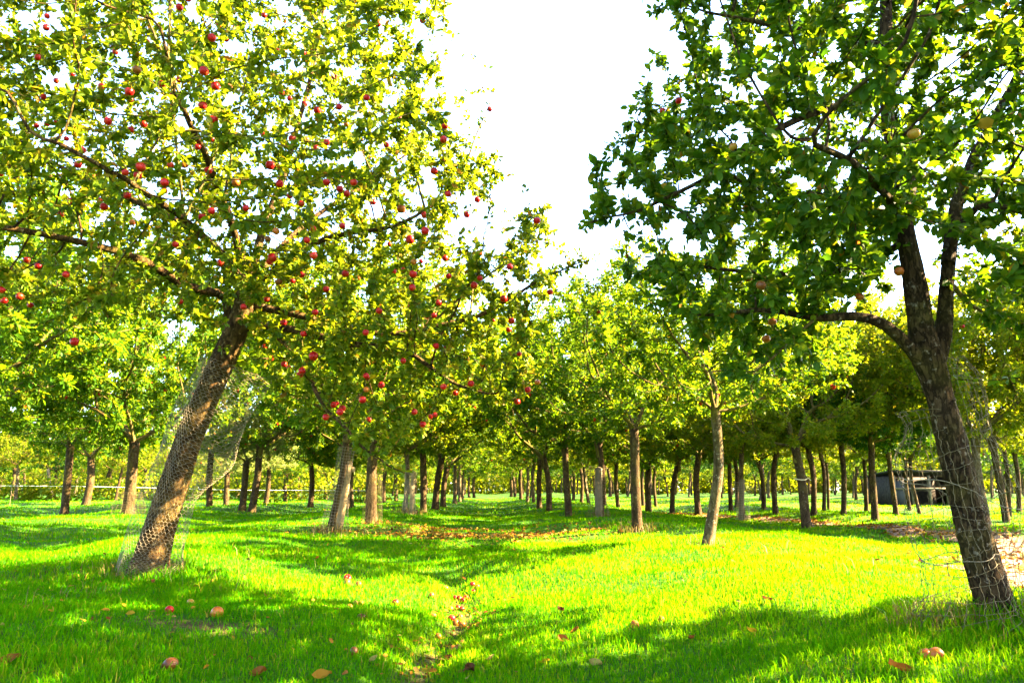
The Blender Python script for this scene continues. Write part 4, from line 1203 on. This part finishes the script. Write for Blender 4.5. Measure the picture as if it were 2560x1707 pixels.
for i in range(na_):
    left = -math.cos(aa[i])
    tmax = .97 if math.cos(aa[i]) > .1 else (.78 if left > .55 else .66)
    t = np.linspace(.015, tmax, 60); P = S(np.full(60, aa[i]) + .05 * np.sin(5 * t + i), t) + .004 * rng.standard_normal((60, 3))
    E0.append(P[:-1]); E1.append(P[1:])
for j in range(nt_):
    tj = .03 + .93 * j / (nt_ - 1)
    a = np.linspace(0, 2 * np.pi, 61); tt = tj + .012 * np.sin(3 * a + j) + .01 * np.sin(a + j * 2)
    keep_ = (tt < np.where(np.cos(a) > .1, .97, np.where(-np.cos(a) > .55, .78, .66)))
    P = S(a, tt) + .003 * rng.standard_normal((61, 3)); k2 = keep_[:-1] & keep_[1:]
    E0.append(P[:-1][k2]); E1.append(P[1:][k2])
Vw, Qw = wires(np.concatenate(E0), np.concatenate(E1), .0019)
gd = thing("wire_guard", "loose welded wire mesh flaring at the bottom round the tall near trunk", "tree guard", br, "tree guards")
obj("wire_mesh", mesh_from("wire_mesh", Vw - br, [Qw], WIRE_OLD), gd)
for (tc_, sl, rise) in ((.335, 1.0, .0), (.50, 1.0, -.085)):
    a = np.linspace(0, 2 * np.pi, 73); P = S(a, tc_ + rise * np.cos(a) * .8 + .004 * np.sin(7 * a)) 
    Vw, Qw = wires(P[:-1] , P[1:], .0030)
    obj("tie_wire", mesh_from("tie_wire", Vw - br, [Qw], WIRE), gd)

def grid_guard(label, base, top, r0, r1, mat, rows, cols, rw, seed, parts=True):
    r_ = np.random.default_rng(seed); base = np.asarray(base); top = np.asarray(top)
    root = thing("wire_guard", label, "tree guard", base, "tree guards")
    path = spline([base, base * .5 + top * .5, top], 20)
    S_ = sleeve_fn(path, lambda a, t: r0 + (r1 - r0) * t + .03 * np.sin(2 * a + 5 * t + seed) + .015 * np.sin(5 * a - 6 * t))
    E0, E1 = [], []
    for i in range(cols):
        t = np.linspace(.01, 1, 14); P = S_(np.full(14, i * 6.283 / cols), t); E0.append(P[:-1]); E1.append(P[1:])
    for j in range(rows):
        a = np.linspace(0, 2 * np.pi, cols + 1); P = S_(a, np.full(cols + 1, .01 + .99 * j / (rows - 1))); E0.append(P[:-1]); E1.append(P[1:])
    V, Q = wires(np.concatenate(E0), np.concatenate(E1), rw)
    obj("wire_mesh", mesh_from("wire_mesh", V - base, [Q], mat), root)
    return root

def post(name, label, base, top, r, mat, extra=None):
    base = np.asarray(base); top = np.asarray(top)
    root = thing(name, label, "post", base, "wooden posts")
    mb = MB(); P = np.linspace(base - base, top - base, 8); P[0, 2] -= .1
    mb.tube(P, np.full(8, r), 12, .035, int(abs(base[0]) * 10)); obj("shaft", mb.mesh("shaft", [mat], True), root)
    if extra == "tie":
        m2 = MB(); a = np.linspace(0, 2 * np.pi, 17); c = (top - base) * .82
        ring = np.stack([c[0] + (r + .012) * np.cos(a), c[1] + (r + .012) * np.sin(a), np.full(17, c[2])], -1)
        m2.tube(ring, .018, 6); m2.tube([c + np.array([-r - .01, -.01, 0]), c + np.array([-r - .10, -.02, -.25]), c + np.array([-r - .12, 0, -.75])], .016, 6)
        obj("rubber_tie", m2.mesh("rubber_tie", [BLACK_RUBBER], True), root)
    if extra == "block":
        m2 = MB(); c = (top - base) * .9; m2.box(c + np.array([r + .02, 0, 0]), (.06, .07, .09)); obj("spacer_block", m2.mesh("spacer_block", [mat]), root)
    return root

b = ground(826, 1334); Y = b[1]
post("wooden_stake", "thick slanted wooden stake beside the young apple tree left of the alley", ground(846, 1326), at(872, 1156, Y + .05), .072, WOOD, "block")
grid_guard("tall square wire guard round the slim tree and its slanted stake", ground(834, 1334), at(868, 1118, Y), .20, .13, WIRE, 30, 20, .0022, 1)
b = ground(1022, 1286); Y = b[1]
post("wooden_stake", "upright wooden stake inside the white netting left of the alley", ground(1028, 1286), at(1034, 1180, Y), .07, WOOD)
grid_guard("white plastic netting round a trunk and stake left of the alley", b, at(1027, 1178, Y), .20, .16, PLASTIC_NET, 40, 30, .0036, 2)
b = ground(1497, 1293); Y = b[1]
post("wooden_stake", "grey upright stake with wire, on the right side of the alley", b, at(1497, 1170, Y), .095, WOOD_GREY)
grid_guard("dark wire guard around the grey upright stake", b, at(1490, 1165, Y), .26, .22, WIRE_OLD, 22, 16, .003, 3)
b = ground(1858, 1303); Y = b[1]
post("wooden_stake", "pale stake standing inside the netting cage on the right", ground(1853, 1302), at(1855, 1200, Y), .08, WOOD_GREY)
grid_guard("pale netting cage round a slim tree in the right half", b, at(1856, 1205, Y), .20, .19, PLASTIC_NET, 24, 22, .0018, 4)
b = ground(320, 1284); grid_guard("low sagging wire round the foot of the stout dark tree", b, at(326, 1230, b[1]), .42, .30, WIRE_OLD, 14, 20, .0035, 5)
b = ground(929, 1310); grid_guard("close wire wrapped round the sturdy brown trunk", b, at(940, 1185, b[1]), .17, .14, WIRE_OLD, 40, 20, .0014, 6)
b = ground(128, 1247); post("wooden_post", "weathered post leaning left with a black tie, left background", b, at(120, 1172, b[1]), .10, WOOD_GREY, "tie")

# rope round the leaning tree on the right
b = ground(2017, 1323); c = at(2001, 1198, b[1])
m2 = MB(); a = np.linspace(0, 2 * np.pi, 25); rr_ = 26 * .5 * b[1] / F_PX + .008
m2.tube(np.stack([c[0] + rr_ * np.cos(a), c[1] + rr_ * np.sin(a), c[2] + .012 * np.cos(a * 2)], -1) - c, .013, 7)
m2.tube(np.array([[rr_, 0, 0], [rr_ + .05, -.02, .03], [rr_ + .09, -.02, -.02]]), .011, 6)
tag(obj("rope", m2.mesh("rope", [ROPE], True), None, c), "pale rope tied round the left-leaning trunk on the right", "rope")

# fence tape on the left
fx = [(-200, 1212), (30, 1214), (170, 1215), (385, 1219), (566, 1224), (754, 1225), (930, 1226)]
pts = []
for i, (px, py) in enumerate(fx): pts.append(at(px, py, 33 + i * 2.2))
pts = np.array(pts)
root = thing("fence", "thin white tape fence strung across the left background", "fence", (pts[0][0], pts[0][1], float(terrain(pts[0][0], pts[0][1]))))
o0 = np.array(root.location)
mb = MB(); mb.tube(spline(pts, 60) - o0, .0055, 4); obj("tape", mb.mesh("tape", [TAPE]), root)
for p in pts:
    z = float(terrain(p[0], p[1])); mb = MB(); mb.tube(np.array([[p[0], p[1], z - .1], [p[0] + .01, p[1], z + .5], [p[0], p[1], p[2] + .06]]) - o0, .011, 5)
    obj("fence_post", mb.mesh("fence_post", [WOOD_GREY]), root)

# open shed on the right
Ys = 36.0
sx0, sx1 = at(2236, 1260, Ys)[0], at(2420, 1260, Ys)[0]; zb = float(terrain((sx0 + sx1) / 2, Ys))
W_ = sx1 - sx0
shed = thing("shed", "dark open-fronted timber shed with rail behind the trees on the right", "shed", (sx0, Ys, zb))
mb = MB(); mb.box((W_ / 2, 2.6, .72), (W_, .06, 1.44)); mb.box((.03, 1.3, .72), (.06, 2.5, 1.44)); mb.box((W_ - .03, 1.3, .72), (.06, 2.5, 1.44)); obj("wall", mb.mesh("wall", [WOOD_DARK]), shed)
mb = MB(); sl = -.08; tl = np.array([[1, 0, 0], [0, math.cos(sl), -math.sin(sl)], [0, math.sin(sl), math.cos(sl)]])
mb.box((W_ / 2, 1.25, 1.56), (W_ + .4, 3.2, .06), 0, 0, tl @ np.diag([1.0, 1, 1])); obj("roof", mb.mesh("roof", [plain("shed_roof", (.022, .018, .014), .7)]), shed)
for i in range(5):
    mb = MB(); mb.box((.08 + i * (W_ - .16) / 4, .0, .74), (.11, .11, 1.48)); obj("shed_post", mb.mesh("shed_post", [WOOD_GREY]), shed)
for k, z in enumerate((.85,)):
    mb = MB(); mb.box((W_ * .5, -.075, z), (W_ * .96, .035, .09)); obj("rail", mb.mesh("rail", [WOOD_GREY]), shed)
mb = MB(); mb.box((W_ * .125, .08, .62), (W_ * .24, .03, 1.2)); obj("board_panel", mb.mesh("board_panel", [plain("grey_boards", (.035, .034, .034), .7)]), shed)
